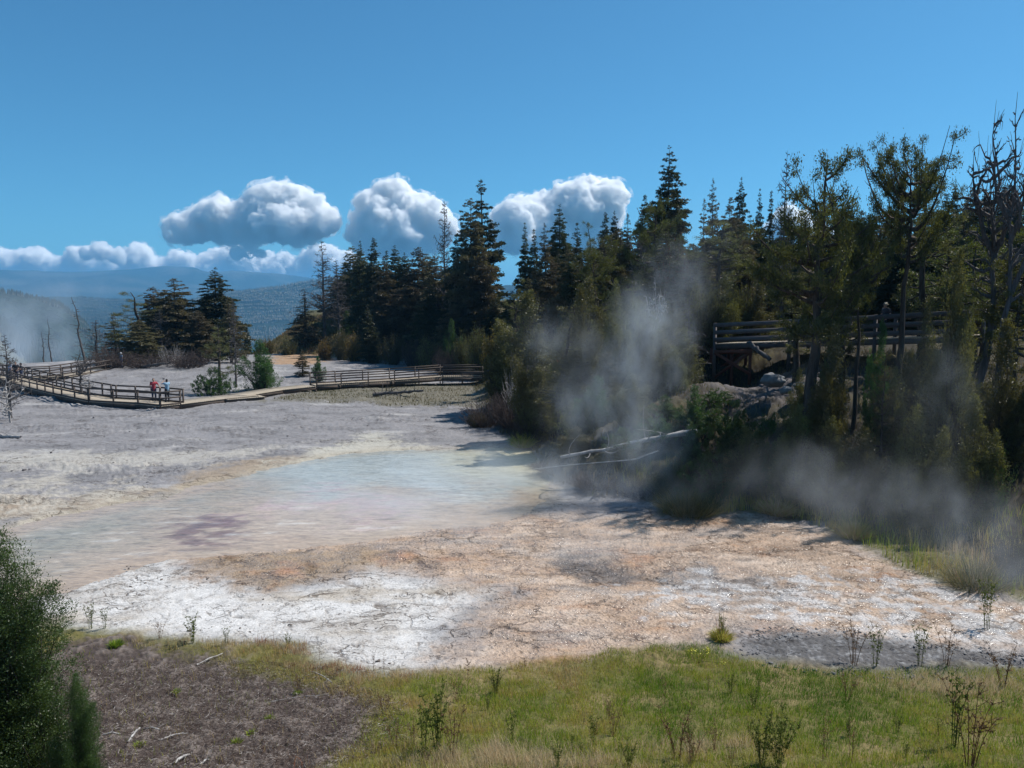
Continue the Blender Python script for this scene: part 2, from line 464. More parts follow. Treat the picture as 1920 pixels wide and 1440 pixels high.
# ------------------------------------------------------------------ ground sheet: polar tessellation, fine near the terrace
def polar(r0, r1, azf, rows, fine_rows=None):
    az, rr = np.meshgrid(azf, rows)
    return rr * np.sin(az), rr * np.cos(az)
az_f = np.linspace(R(-44), R(44), 1050)
az_all = np.concatenate([np.linspace(R(-180), R(-44), 46)[:-1], az_f, np.linspace(R(44), R(180), 46)[1:-1]])
r_near = np.concatenate([np.linspace(0.5, 8, 22)[:-1], 1 / np.linspace(1 / 8.0, 1 / 130.0, 760), np.geomspace(130, 600, 46)[1:]])
GX, GY = polar(0, 0, az_all, r_near)
GZ = H(GX, GY)
SD = {k: sdist(GX, GY, v) for k, v in dict(pool=POOL, orange=ORANGE, white=WHITE, wflow=WFLOW, grav=GRAV, meadow=MEADOW, grass=FGRASS, soil=SOIL, c1=CREAM1, c2=CREAM2, c3=CREAM3, b1=BROWN1,
      farg=FARG, faro=FARO, d1=DARK1, d2=DARK2, r1=RED1, r2=RED2, t1=TAN1, hill=HILL).items()}
w1 = fbm(GX * 0.5, GY * 0.5, 5, 11, 0.6); w2 = fbm(GX * 2.2, GY * 2.2, 4, 21, 0.6); w3 = fbm(GX * 9, GY * 9, 3, 31, 0.6)
def m(k, soft, w=0.8, off=0.0): return sstep(-soft, soft, SD[k] + off + w * (w1 * 1.7 + w2 * 0.9 + w3 * 0.35))
flat = m('grass', 0.4, 0.3)
hillm = sstep(-0.5, 1.0, SD['hill'])
near = 1 - sstep(60, 150, np.hypot(GX, GY))
mo = m('orange', 0.9, 0.8); mw = m('white', 0.8, 0.6) * (1 - mo * 0.7); mp = sstep(-0.12, 0.12, SD['pool'] + 0.9 * w1 + 0.35 * w2)
trav = (1 - flat) * (1 - hillm) * (1 - mp)
# relief: stepped terracettes that follow a noise field, pitted crust, small ledges
def terr(fld):
    f = fld - np.floor(fld); return np.where(f > 0.86, (1 - f) / 0.14, f / 0.86) , np.exp(-((f - 0.93) / 0.06) ** 2)
st1, cr1 = terr(fbm(GX * 0.35 + 3, GY * 0.8, 4, 41, 0.55) * 7 + GY * 0.28)
wx = fbm(GX * 0.5, GY * 0.7, 5, 43, 0.6)
st2, cr2 = terr(wx * 5.5 + (GY - GX * 0.35) * 1.6 + 0.5 * w2)
st3, cr3 = terr(wx * 7 + (GX * 0.8 + GY * 0.3) * 0.9 + 0.6 * w2 + 9)
cr2 = np.maximum(cr2, 0.8 * cr3) * sstep(-0.35, 0.1, fbm(GX * 0.8, GY * 1.1, 3, 47))
pits = sstep(0.18, 0.5, fbm(GX * 1.1, GY * 2.2, 5, 51, 0.68)) 
patch = sstep(-0.1, 0.35, fbm(GX * 0.16, GY * 0.3, 3, 55))
z = GZ
grey = trav * (1 - mo) * (1 - mw)
z = z + grey * near * (0.06 * st1 * (0.4 + patch) + 0.26 * fbm(GX * 0.22, GY * 0.7, 4, 61, 0.5) * (0.5 + patch) + 0.006 * w3) * sstep(0.2, 3.5, -SD['pool'])
z = z + mw * (0.014 * w2 + 0.003 * w3 + 0.05 * w1 - 0.022 * cr2 * sstep(-0.45, 0.1, w1) - 0.05 * pits * patch)
z = z + mo * (0.010 * st2 + 0.012 * w2 + 0.003 * w3 + 0.06 * w1 - 0.02 * cr2)
z = z - 0.13 * m('d1', 1.0, 0.4) - 0.05 * m('d2', 0.9, 0.4)
z = z - 0.16 * sstep(-1.3, 0.9, SD['pool'] + 0.9 * w1 + 0.35 * w2)
z = z + m('grav', 0.3, 0.3) * 0.035 * w3
z = z + flat * (0.07 * w2 + 0.03 * w3) + m('soil', 0.3, 0.3) * 0.03 * w3
z = z + hillm * near * (0.35 * w1 + 0.16 * w2 + 0.05 * w3)
# true surface colours, zone over zone
def C(*c): return np.array(c)
def lay(colr, c, a):
    return colr * (1 - a[..., None]) + (c if isinstance(c, np.ndarray) and c.ndim == 3 else C(*c)) * a[..., None]
colr = np.zeros(GX.shape + (3,)) + C(0.275, 0.265, 0.27)
colr = lay(colr, (0.19, 0.185, 0.19), sstep(-0.2, 0.5, fbm(GX * 0.25, GY * 0.6, 5, 71)) * 0.8)
colr = lay(colr, (0.42, 0.405, 0.395), sstep(0.12, 0.45, fbm(GX * 0.2, GY * 0.5, 5, 73)) * 0.85)
colr = lay(colr, (0.12, 0.11, 0.11), sstep(0.12, 0.38, fbm(GX * 0.55, GY * 1.2, 5, 75, 0.7)) * (0.3 + 0.6 * patch) * sstep(25, 36, GY))
colr = lay(colr, (0.48, 0.45, 0.40), m('c3', 1.0, 2.2) * 0.7)
colr = lay(colr, (0.33, 0.26, 0.19), m('b1', 0.7, 1.1) * 0.85)
colr = lay(colr, (0.48, 0.44, 0.38), m('c1', 0.6, 1.2) * 0.8 * sstep(-0.35, 0.3, w2 + w1))
colr = lay(colr, (0.50, 0.475, 0.41), m('c2', 0.8, 1.6) * 0.85)
colr = lay(colr, (0.42, 0.36, 0.27), np.exp(-((SD['pool'] + 0.3 + 0.9 * w1) / 0.6) ** 2) * 0.5)
colr = lay(colr, (0.42, 0.25, 0.12), m('faro', 0.8, 2.0) * 0.7)
colr = lay(colr, (0.17, 0.155, 0.115), m('farg', 0.8, 1.5) * 0.9)
colr = lay(colr, (0.30, 0.24, 0.18), m('d1', 2.5, 1.5) * 0.4)
wc = np.zeros_like(colr) + C(0.64, 0.62, 0.60)
wc = lay(wc, (0.40, 0.36, 0.32), sstep(-0.1, 0.45, w1) * 0.8); wc = lay(wc, (0.44, 0.38, 0.31), sstep(0.0, 0.4, fbm(GX * 0.3, GY * 0.7, 5, 95, 0.65)) * 0.8); wc = lay(wc, (0.10, 0.09, 0.08), pits * patch * 0.75); wc = lay(wc, (0.16, 0.13, 0.11), cr2 * sstep(-0.3, 0.3, w1 + w2 * 0.6) * 0.8)
colr = lay(colr, wc, mw)
oc = np.zeros_like(colr) + C(0.47, 0.335, 0.24)
on = fbm(GX * 0.45, GY * 0.8, 5, 81, 0.6)
oc = lay(oc, (0.60, 0.47, 0.37), sstep(-0.1, 0.4, on)); oc = lay(oc, (0.42, 0.23, 0.13), sstep(0.15, 0.6, -on + 0.3 * w2)); oc = lay(oc, (0.30, 0.20, 0.13), sstep(0.2, 0.6, fbm(GX * 1.2, GY * 1.6, 4, 83)) * 0.6)
oc = lay(oc, (0.11, 0.08, 0.06), cr2 * 0.75 * sstep(-0.5, 0.1, w1 + w2)); oc = lay(oc, (0.66, 0.60, 0.54), sstep(0.3, 0.6, fbm(GX * 0.9 + 7, GY * 1.5, 5, 85, 0.65)) * 0.5)
fs = fbm(GX * 0.45 + w1, GY * 2.0 + 1.5 * w1, 5, 89, 0.62); oc = lay(oc, (0.24, 0.17, 0.12), sstep(0.12, 0.42, fs) * 0.7); oc = lay(oc, (0.40, 0.20, 0.10), sstep(0.15, 0.45, -fs) * 0.45)
oc = lay(oc, (0.33, 0.30, 0.28), sstep(0.05, 0.4, fbm(GX * 0.25, GY * 0.5, 4, 93)) * 0.5)
colr = lay(colr, oc, mo)
tn = np.zeros_like(colr) + C(0.34, 0.25, 0.17); tn = lay(tn, (0.45, 0.24, 0.14), sstep(0, 0.5, w1)); tn = lay(tn, (0.10, 0.08, 0.06), sstep(0.1, 0.5, w2) * 0.6)
colr = lay(colr, tn, m('t1', 0.5, 0.8) * 0.85)
colr = lay(colr, (0.13, 0.11, 0.10), m('d1', 0.5, 0.7) * 0.85); colr = lay(colr, (0.22, 0.20, 0.19), m('d2', 0.6, 1.1) * 0.75)
colr = lay(colr, (0.58, 0.56, 0.55), m('wflow', 0.6, 1.6) * 0.85 * sstep(-0.3, 0.25, w2 + fbm(GX * 0.8, GY * 2, 4, 87)))
bed = np.zeros_like(colr) + C(0.60, 0.60, 0.55); colr = lay(colr, bed, mp)
gv = np.zeros_like(colr) + C(0.12, 0.115, 0.115); gv = lay(gv, (0.33, 0.33, 0.34), sstep(0.0, 0.5, w2 + w3 * 0.8) * 0.7)
colr = lay(colr, gv, m('grav', 0.25, 0.35))
colr = lay(colr, (0.14, 0.125, 0.065), m('meadow', 0.4, 0.5))
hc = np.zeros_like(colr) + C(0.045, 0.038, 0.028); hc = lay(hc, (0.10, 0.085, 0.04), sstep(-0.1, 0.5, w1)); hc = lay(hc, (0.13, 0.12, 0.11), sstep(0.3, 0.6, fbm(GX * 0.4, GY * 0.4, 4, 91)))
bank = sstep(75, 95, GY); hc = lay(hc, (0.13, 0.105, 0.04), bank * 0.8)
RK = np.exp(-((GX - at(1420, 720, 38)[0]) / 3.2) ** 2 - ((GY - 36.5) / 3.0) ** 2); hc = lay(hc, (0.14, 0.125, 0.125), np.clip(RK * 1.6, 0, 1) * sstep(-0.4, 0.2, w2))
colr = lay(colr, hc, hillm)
gc = np.zeros_like(colr) + C(0.13, 0.12, 0.04); gc = lay(gc, (0.24, 0.18, 0.09), sstep(-0.1, 0.5, w1))
colr = lay(colr, gc, flat)
so = np.zeros_like(colr) + C(0.078, 0.060, 0.053); so = lay(so, (0.20, 0.165, 0.145), sstep(-0.1, 0.4, w2 + w3 * 0.6) * 0.8)
colr = lay(colr, so, m('soil', 0.3, 0.5) * flat)
far = sstep(125, 200, np.hypot(GX, GY)); colr = lay(colr, (0.045, 0.06, 0.035), far)
crk = np.clip(mw * 0.9 + mo * 1.0 + trav * 0.8 * near, 0, 1) * (1 - flat) * (1 - hillm)
colr = colr * 0.9
wet = np.clip(np.maximum(mo * 1.0, m('wflow', 0.6, 1.0)) * (1 - flat), 0, 1)
sharp = np.clip(mw + trav * 0.6, 0, 1)
nr, nc = GX.shape
ri, ci = np.meshgrid(np.arange(nr - 1), np.arange(nc), indexing='ij'); cj = (ci + 1) % nc
FQ = np.stack([ri * nc + ci, ri * nc + cj, (ri + 1) * nc + cj, (ri + 1) * nc + ci], -1).reshape(-1, 4)[:, ::-1]
def ground_mat():
    m_, nt = mat_new('ground_surface'); N = NT(nt)
    c = N.n('ShaderNodeAttribute', attribute_name='col').outputs['Color']
    wt = N.n('ShaderNodeAttribute', attribute_name='wet').outputs['Fac']
    pos = N.n('ShaderNodeTexCoord').outputs['Object']
    n1 = N.noise(3.5, 6, 0.7, pos); n2 = N.noise(22, 4, 0.65, pos); n3 = N.noise(60, 3, 0.6, pos)
    c = N.mix(1.0, c, N.ramp(n1, [(0.25, 0.80), (0.5, 1.0), (0.75, 1.14)]), 'MULTIPLY')
    c = N.mix(1.0, c, N.ramp(n2, [(0.3, 0.7), (0.5, 1.0), (0.7, 1.2)]), 'MULTIPLY')
    # drying cracks and the lips of tiny terraces: warped cell edges in two sizes, broken up by a mask
    wn_ = N.n('ShaderNodeTexNoise'); wn_.inputs['Scale'].default_value = 1.1; wn_.inputs['Detail'].default_value = 5; wn_.inputs['Roughness'].default_value = .62; N.l(pos, wn_.inputs['Vector'])
    wo = N.n('ShaderNodeVectorMath', operation='MULTIPLY_ADD'); N.l(wn_.outputs['Color'], wo.inputs[0]); wo.inputs[1].default_value = (1.3, 1.3, 0); N.l(pos, wo.inputs[2])
    def cells(sx, sy, width, rot):
        mp_ = N.n('ShaderNodeMapping'); mp_.inputs['Scale'].default_value = (sx, sy, 0); mp_.inputs['Rotation'].default_value = (0, 0, rot); N.l(wo.outputs[0], mp_.inputs[0])
        vo = N.n('ShaderNodeTexVoronoi', feature='DISTANCE_TO_EDGE', voronoi_dimensions='2D'); vo.inputs['Scale'].default_value = 1; N.l(mp_.outputs[0], vo.inputs['Vector'])
        return N.mapr(vo.outputs['Distance'], width, width * .25)
    ck = N.n('ShaderNodeAttribute', attribute_name='crk').outputs['Fac']
    mA = N.mapr(N.noise(.55, 4, .65, pos), .44, .58); mB = N.mapr(N.noise(2.3, 4, .65, pos), .42, .60)
    l1 = N.math('MULTIPLY', cells(.85, 1.9, .045, .25), N.math('MAXIMUM', mA, N.math('MULTIPLY', mB, .5))); l3 = N.math('MULTIPLY', cells(.30, .9, .085, .05), N.math('MULTIPLY', mA, N.mapr(N.noise(.9, 3, .6, pos), .45, .6))); l2 = N.math('MULTIPLY', cells(2.3, 5.0, .07, -.2), N.math('MULTIPLY', mA, mB))
    ln = N.math('MULTIPLY', N.math('MAXIMUM', N.math('MAXIMUM', l1, l3), l2), ck)
    sp_ = N.math('MULTIPLY', N.math('MULTIPLY', N.mapr(N.noise(7, 3, .7, pos), .60, .68), mB), ck)
    ln = N.math('MAXIMUM', ln, sp_)
    c = N.mix(N.math('MULTIPLY', ln, .88), c, N.mix(1.0, c, (.28, .24, .21), 'MULTIPLY'))
    h = N.math('ADD', N.math('MULTIPLY', n1, 0.8), N.math('MULTIPLY', n2, 0.35))
    b = N.bump(h, 0.3, 0.03); b = N.bump(n3, 0.5, 0.010, b); b = N.bump(N.math('MULTIPLY', N.noise(14, 2, .5, pos), wt), 0.9, 0.05, b); b = N.bump(N.math('SUBTRACT', 1.0, ln), .8, .035, b)
    wetm = N.math('MULTIPLY', wt, N.mapr(N.noise(1.6, 5, 0.65, pos), 0.38, 0.56))
    rough = N.mapr(wetm, 0, 1, 0.92, 0.16)
    nd = N.n('ShaderNodeBsdfPrincipled'); N.l(c, nd.inputs['Base Color']); N.l(rough, nd.inputs['Roughness']); N.l(b, nd.inputs['Normal'])
    N.l(N.mapr(wetm, 0, 1, 0.15, 0.5), nd.inputs['Specular IOR Level'])
    N.out(nd.outputs[0]); return m_
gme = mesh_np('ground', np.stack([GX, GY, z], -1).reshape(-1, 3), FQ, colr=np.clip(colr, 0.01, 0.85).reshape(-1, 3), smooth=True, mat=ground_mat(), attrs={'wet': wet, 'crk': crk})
tag(link('ground', gme), 'travertine terrace and wooded slope', kind='structure')

# ------------------------------------------------------------------ hot pool water: milky, shallow
def water():
    xs = np.arange(-32, 6, 0.14); ys = np.arange(17.5, 42, 0.14)
    X, Y = np.meshgrid(xs, ys); sd = sdist(X, Y, POOL); keep = sd > -0.9
    a1 = fbm(X * 0.35, Y * 0.5, 4, 101); a2 = fbm(X * 1.4, Y * 2.0, 4, 103, 0.6)
    def S(poly, soft, w=1.0): return sstep(-soft, soft, sdist(X, Y, poly) + w * (a1 + 0.6 * a2))
    def c3(*c): return np.zeros(X.shape + (3,)) + C(*c)
    tl = sstep(-10, -17, X + 0.35 * (Y - 26)) 
    st_ = fbm(X * 0.35, Y * 2.4, 4, 105, 0.6)
    cc = c3(0.40, 0.42, 0.40); cc = lay(cc, (0.50, 0.54, 0.54), sstep(-0.2, 0.4, st_) * 0.6)
    cc = lay(cc, (0.36, 0.365, 0.32), sstep(-2, -8, X + a1 * 4) * 0.8)
    cc = lay(cc, (0.30, 0.265, 0.20), sstep(-6.5, -11, X + a1 * 4) * sstep(36, 30, Y))
    cc = lay(cc, (0.50, 0.46, 0.30), sstep(-5, 0.5, X + a1 * 3) * sstep(31, 36, Y))
    cc = lay(cc, (0.22, 0.26, 0.24), sstep(-1.5, 0.5, X + a1) * sstep(34, 30, Y) * 0.7)
    cc = lay(cc, (0.45, 0.34, 0.25), sstep(33.0, 26.5, Y + a1 * 5 + a2 * 2) * sstep(-15, -9, X + a1 * 4) * 0.85)
    cc = lay(cc, (0.50, 0.34, 0.32), S(RED2, 1.2, 3.5) * 0.7 * sstep(-.3, .3, a2 + st_))
    cc = lay(cc, (0.16, 0.09, 0.08), S(RED1, 0.8, 2.6) * 0.8 * sstep(-.35, .1, a2 + st_))
    cc = lay(cc, (0.40, 0.34, 0.24), np.exp(-((sd - 0.1) / 0.5) ** 2) * 0.5)
    dk = fbm(X * 0.6, Y * 1.6, 5, 107, 0.65); cc = lay(cc, (0.20, 0.15, 0.11), sstep(0.12, 0.5, dk) * sstep(30, 26, Y) * 0.7)
    cc = lay(cc, (0.62, 0.58, 0.52), sstep(0.15, 0.5, -dk) * sstep(30, 26, Y) * 0.7)
    lowr = sstep(1.6, 0.1, sd + 1.2 * a1) * sstep(31, 28, Y + 0.25 * X); cc = lay(cc, (0.42, 0.31, 0.22), lowr * 0.8)
    idx = -np.ones(X.shape, int); idx[keep] = np.arange(keep.sum())
    q = np.stack([idx[:-1, :-1], idx[:-1, 1:], idx[1:, 1:], idx[1:, :-1]], -1).reshape(-1, 4); q = q[(q >= 0).all(1)]
    V = np.stack([X[keep], Y[keep], np.full(keep.sum(), -0.075)], -1)
    mt, nt = mat_new('milky_pool_water'); N = NT(nt)
    pos = N.n('ShaderNodeTexCoord').outputs['Object']
    mp_ = N.n('ShaderNodeMapping'); mp_.inputs['Scale'].default_value = (0.6, 1.8, 1); N.l(pos, mp_.inputs[0])
    r1 = N.noise(3.0, 4, 0.6, mp_.outputs[0], 0.6); r2 = N.noise(11, 3, 0.6, mp_.outputs[0])
    c = N.n('ShaderNodeAttribute', attribute_name='col').outputs['Color']
    c = N.mix(1.0, c, N.ramp(r1, [(0.3, 0.68), (0.5, 1.0), (0.7, 1.2)]), 'MULTIPLY')
    c = N.mix(1.0, c, N.ramp(r2, [(0.3, 0.80), (0.5, 1.0), (0.7, 1.14)]), 'MULTIPLY')
    N.out(N.pbsdf(c, 0.08, N.bump(r2, 0.3, 0.01, N.bump(r1, 0.4, 0.03)), 0.32))
    me = mesh_np('water', V, q, colr=np.clip(cc[keep], 0, 0.8), smooth=True, mat=mt)
    tag(link('water', me), 'milky blue and tan hot spring water', kind='structure')
water()

# ------------------------------------------------------------------ far hills: one heightfield sheet from 420 m out
def hills():
    az = np.concatenate([np.linspace(R(-180), R(-46), 40)[:-1], np.linspace(R(-46), R(46), 760), np.linspace(R(46), R(180), 40)[1:-1]])
    rr = np.geomspace(420, 12500, 260)
    A, RR = np.meshgrid(az, rr); X = RR * np.sin(A); Y = RR * np.cos(A)
    px = 960 + F * np.tan(np.clip(A, R(-80), R(80)))
    def crest(pts, D):          # crest height above sea at distance D from silhouette points
        p = np.array(pts, float); py = np.interp(px, p[:, 0], p[:, 1]); return 7.3 + (560 - py) / F * D / np.cos(np.clip(A, -1.2, 1.2)) * 1.0
    base = -135 + 12 * fbm(X / 300, Y / 300, 4, 201)
    hA = crest([(-400, 530), (0, 552), (60, 562), (118, 572), (160, 596), (230, 660), (330, 740), (2500, 720)], 1500)
    hA2 = crest([(-400, 540), (0, 590), (60, 640), (110, 690), (200, 760), (2500, 760)], 850)
    hB = crest([(-400, 560), (150, 560), (360, 563), (440, 552), (545, 545), (640, 540), (900, 540), (2500, 530)], 3600)
    hC = crest([(-400, 520), (0, 526), (60, 525), (150, 521), (250, 514), (320, 509), (370, 510), (400, 520), (440, 519), (520, 526), (560, 528), (760, 540), (2500, 540)], 8500)
    def ridge(h, D, w0, w1_, sd_, amp):
        prof = np.where(RR < D, np.exp(-((RR - D) / w0) ** 2), np.exp(-((RR - D) / w1_) ** 2))
        return (h - base) * prof + amp * fbm(X / sd_, Y / sd_, 5, int(D)) * prof * (1 - np.exp(-((RR - D) / (w0 * .25)) ** 2) * 0.8) + base
    z = base
    for h, D, a, b, s_, am in ((hA2, 850, 200, 260, 120, 18), (hA, 1500, 330, 500, 220, 50), (hB, 3600, 900, 1000, 600, 130), (hC, 8500, 2400, 2000, 1500, 200)):
        z = np.maximum(z, ridge(h, D, a, b, s_, am))
    z = z + fbm(X / 40, Y / 40, 3, 205) * 4 * sstep(500, 900, RR)
    nr, nc = X.shape
    ri, ci = np.meshgrid(np.arange(nr - 1), np.arange(nc), indexing='ij'); cj = (ci + 1) % nc
    fq = np.stack([ri * nc + ci, ri * nc + cj, (ri + 1) * nc + cj, (ri + 1) * nc + ci], -1).reshape(-1, 4)[:, ::-1]
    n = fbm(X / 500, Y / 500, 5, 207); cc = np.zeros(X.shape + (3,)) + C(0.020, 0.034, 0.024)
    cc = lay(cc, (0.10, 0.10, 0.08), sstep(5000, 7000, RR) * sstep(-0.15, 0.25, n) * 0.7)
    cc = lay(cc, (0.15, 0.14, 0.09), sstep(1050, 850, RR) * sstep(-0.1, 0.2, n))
    mt, nt = mat_new('hill_surface'); N = NT(nt)
    pos = N.n('ShaderNodeTexCoord').outputs['Object']; n1 = N.noise(0.05, 4, 0.7, pos)
    c = N.mix(1.0, N.n('ShaderNodeAttribute', attribute_name='col').outputs['Color'], N.ramp(n1, [(0.3, 0.45), (0.5, 1.0), (0.7, 1.5)]), 'MULTIPLY')
    N.out(N.pbsdf(c, 0.95, N.bump(n1, 1.0, 14), 0.1))
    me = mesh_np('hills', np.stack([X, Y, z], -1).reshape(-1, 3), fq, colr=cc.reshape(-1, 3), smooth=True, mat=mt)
    tag(link('hills', me), 'forested valley slopes and the long mountain beyond', kind='structure')
    # forest trees standing on the nearer slopes, too many to count
    rng = np.random.default_rng(5); out = []; tints = []
    for (p0, p1, d0, d1, n, hgt) in ((-60, 340, 700, 1600, 14000, 9), (150, 900, 2300, 3700, 26000, 10)):
        a = np.arctan((rng.uniform(p0, p1, n) - 960) / F); d = rng.uniform(d0, d1, n)
        x = d * np.sin(a); y = d * np.cos(a)
        k = fbm(x / 260, y / 260, 4, 209) + (0.25 if d0 > 2000 else 0.12) > 0
        a, d, x, y = a[k], d[k], x[k], y[k]
        ai = np.clip(np.searchsorted(az, a), 0, len(az) - 1); di = np.clip(np.searchsorted(rr, d), 0, len(rr) - 1)
        zz = z[di, ai]; hh = hgt * rng.uniform(0.6, 1.25, len(x)); w = hh * 0.2
        base_ = np.stack([x, y, zz - 2], -1); V = np.zeros((len(x), 5, 3))
        for q in range(4):
            th = q * math.pi / 2 + a; V[:, q] = base_ + np.stack([np.cos(th) * w, np.sin(th) * w, 0 * w], -1)
        V[:, 4] = base_ + np.stack([0 * hh, 0 * hh, hh + 2], -1); out.append(V.reshape(-1, 3)); tints.append(np.repeat(rng.random(len(x)), 5))
    V = np.concatenate(out); n = len(V) // 5; b = np.arange(n)[:, None] * 5
    Fc = np.concatenate([b + np.array([q, (q + 1) % 4, 4]) for q in range(4)])
    me = mesh_np('far_forest', V, Fc, tint=np.concatenate(tints), mat=foliage_mat('far_needles', (0.010, 0.018, 0.013), (0.024, 0.036, 0.022), 0.1))
    tag(link('far_forest', me), 'dark conifer forest covering the distant valley slopes', 'forest', kind='stuff')
hills()

# ------------------------------------------------------------------ haze
def haze():
    bm = bmesh.new(); bmesh.ops.create_cube(bm, size=1)
    bmesh.ops.scale(bm, vec=(26000, 26000, 800), verts=bm.verts)
    me = bpy.data.meshes.new('haze'); bm.to_mesh(me); bm.free()
    o = link('haze', me, loc=(0, 0, 325 - 400)); o['kind'] = 'stuff'
    mt, nt = mat_new('haze_air'); N = NT(nt)
    v = N.n('ShaderNodeVolumePrincipled'); v.inputs['Color'].default_value = (0.22, 0.60, 1.0, 1); v.inputs['Density'].default_value = 1.25e-4; v.inputs['Anisotropy'].default_value = 0.1
    N.out(None, v.outputs[0]); me.materials.append(mt)
haze()

# ------------------------------------------------------------------ plants: generators (real tapered wood + thousands of small leaf faces)
def leafquads(P, D, size, asp, rng, tint, jit=0.6):
    """rhombus leaves at P pointing about D"""
    n = len(P); d = nrm(D + rng.normal(size=(n, 3)) * jit)
    s = nrm(np.cross(d, rng.normal(size=(n, 3)))); L = (size * rng.uniform(0.6, 1.3, n))[:, None]
    V = np.stack([P, P + d * L * 0.5 + s * L * asp, P + d * L, P + d * L * 0.45 - s * L * asp], 1)
    Fq = np.arange(n * 4).reshape(-1, 4)
    return V.reshape(-1, 3), Fq, np.repeat(tint, 4)

def bez(p0, p1, p2, k):
    t = np.linspace(0, 1, k)[None, :, None]
    return p0[:, None] * (1 - t) ** 2 + 2 * p1[:, None] * t * (1 - t) + p2[:, None] * t ** 2

def gen_fir(seed, H_=14.0, Rm=2.3, nb=230, leaf=0.30, per=17, bare=0.06, ragged=0.25, taper=0.85, droop=0.25, thin=0.0, twin=False):
    rng = np.random.default_rng(seed)
    bend = rng.normal(size=2) * 0.015 * H_
    def ax(t): return np.stack([bend[0] * t * t, bend[1] * t * t, t * H_], -1)
    wood = [tube(ax(np.linspace(0, 0.99, 12)), np.linspace(0.018 * H_, 0.012, 12), 7)]
    t = bare + (1 - bare) * (np.sort(rng.random(nb)) ** 0.9)
    lobes = 1 + ragged * np.sin(t * 13 + rng.uniform(0, 6)) * 0.25 + ragged * rng.normal(size=nb) * 0.75
    prof = (1 - t) ** taper * np.minimum(1, (t - bare + 0.06) * 6) + 0.012
    L = Rm * prof * np.clip(lobes, 0.35, 1.6)
    L *= (rng.random(nb) > thin * (0.4 + 0.6 * t)) * 1.0 + 0.0
    k = L > 0.05; t, L = t[k], L[k]; nb = len(t)
    th = np.arange(nb) * 2.39996 + rng.normal(size=nb) * 0.4
    out = np.stack([np.cos(th), np.sin(th), 0 * th], -1)
    up = (0.10 + 0.55 * t)[:, None]
    p0 = ax(t); p1 = p0 + out * L[:, None] * 0.5 + np.array([0, 0, 1]) * L[:, None] * (up * 0.5 + 0.05)
    p2 = p0 + out * L[:, None] + np.array([0, 0, 1]) * L[:, None] * (up - droop - rng.random(nb)[:, None] * 0.25)
    B = bez(p0, p1, p2, 5)
    wood.append(tubes(B, np.linspace(1, 0.15, 5)[None] * (0.012 + 0.012 * L[:, None]), 3))
    # leaf clumps along and beside every branch
    cnt = np.maximum(2, (L * 8).astype(int)); bi = np.repeat(np.arange(nb), cnt); u = rng.uniform(0.12, 1.0, len(bi)) ** 0.8
    p = p0[bi] * ((1 - u) ** 2)[:, None] + 2 * p1[bi] * (u * (1 - u))[:, None] + p2[bi] * (u ** 2)[:, None]
    side = np.stack([-np.sin(th), np.cos(th), 0 * th], -1)[bi]
    off = rng.uniform(-1, 1, len(bi)) * (1.05 - u * 0.75) * L[bi] * 0.5
    p = p + side * off[:, None] - np.array([0, 0, 1]) * (np.abs(off) * 0.3)[:, None]
    d = nrm(out[bi] + side * np.sign(off)[:, None] * 0.7 + np.array([0, 0, -0.15]))
    lf_ = np.repeat(leaf * (0.32 + 0.68 * np.clip((1 - t[bi]) * 2.2, 0, 1)), per)
    ct = rng.random(len(p)); P = np.repeat(p, per, 0) + rng.normal(size=(len(p) * per, 3)) * lf_[:, None] * np.array([0.5, 0.5, 0.2])
    V, Fq, tn = leafquads(P, np.repeat(d, per, 0), lf_, 0.20, rng, np.clip(np.repeat(ct, per) * 0.7 + rng.random(len(P)) * 0.3, 0, 1), 0.55)
    return merge(wood), (V, Fq, tn), H_, Rm

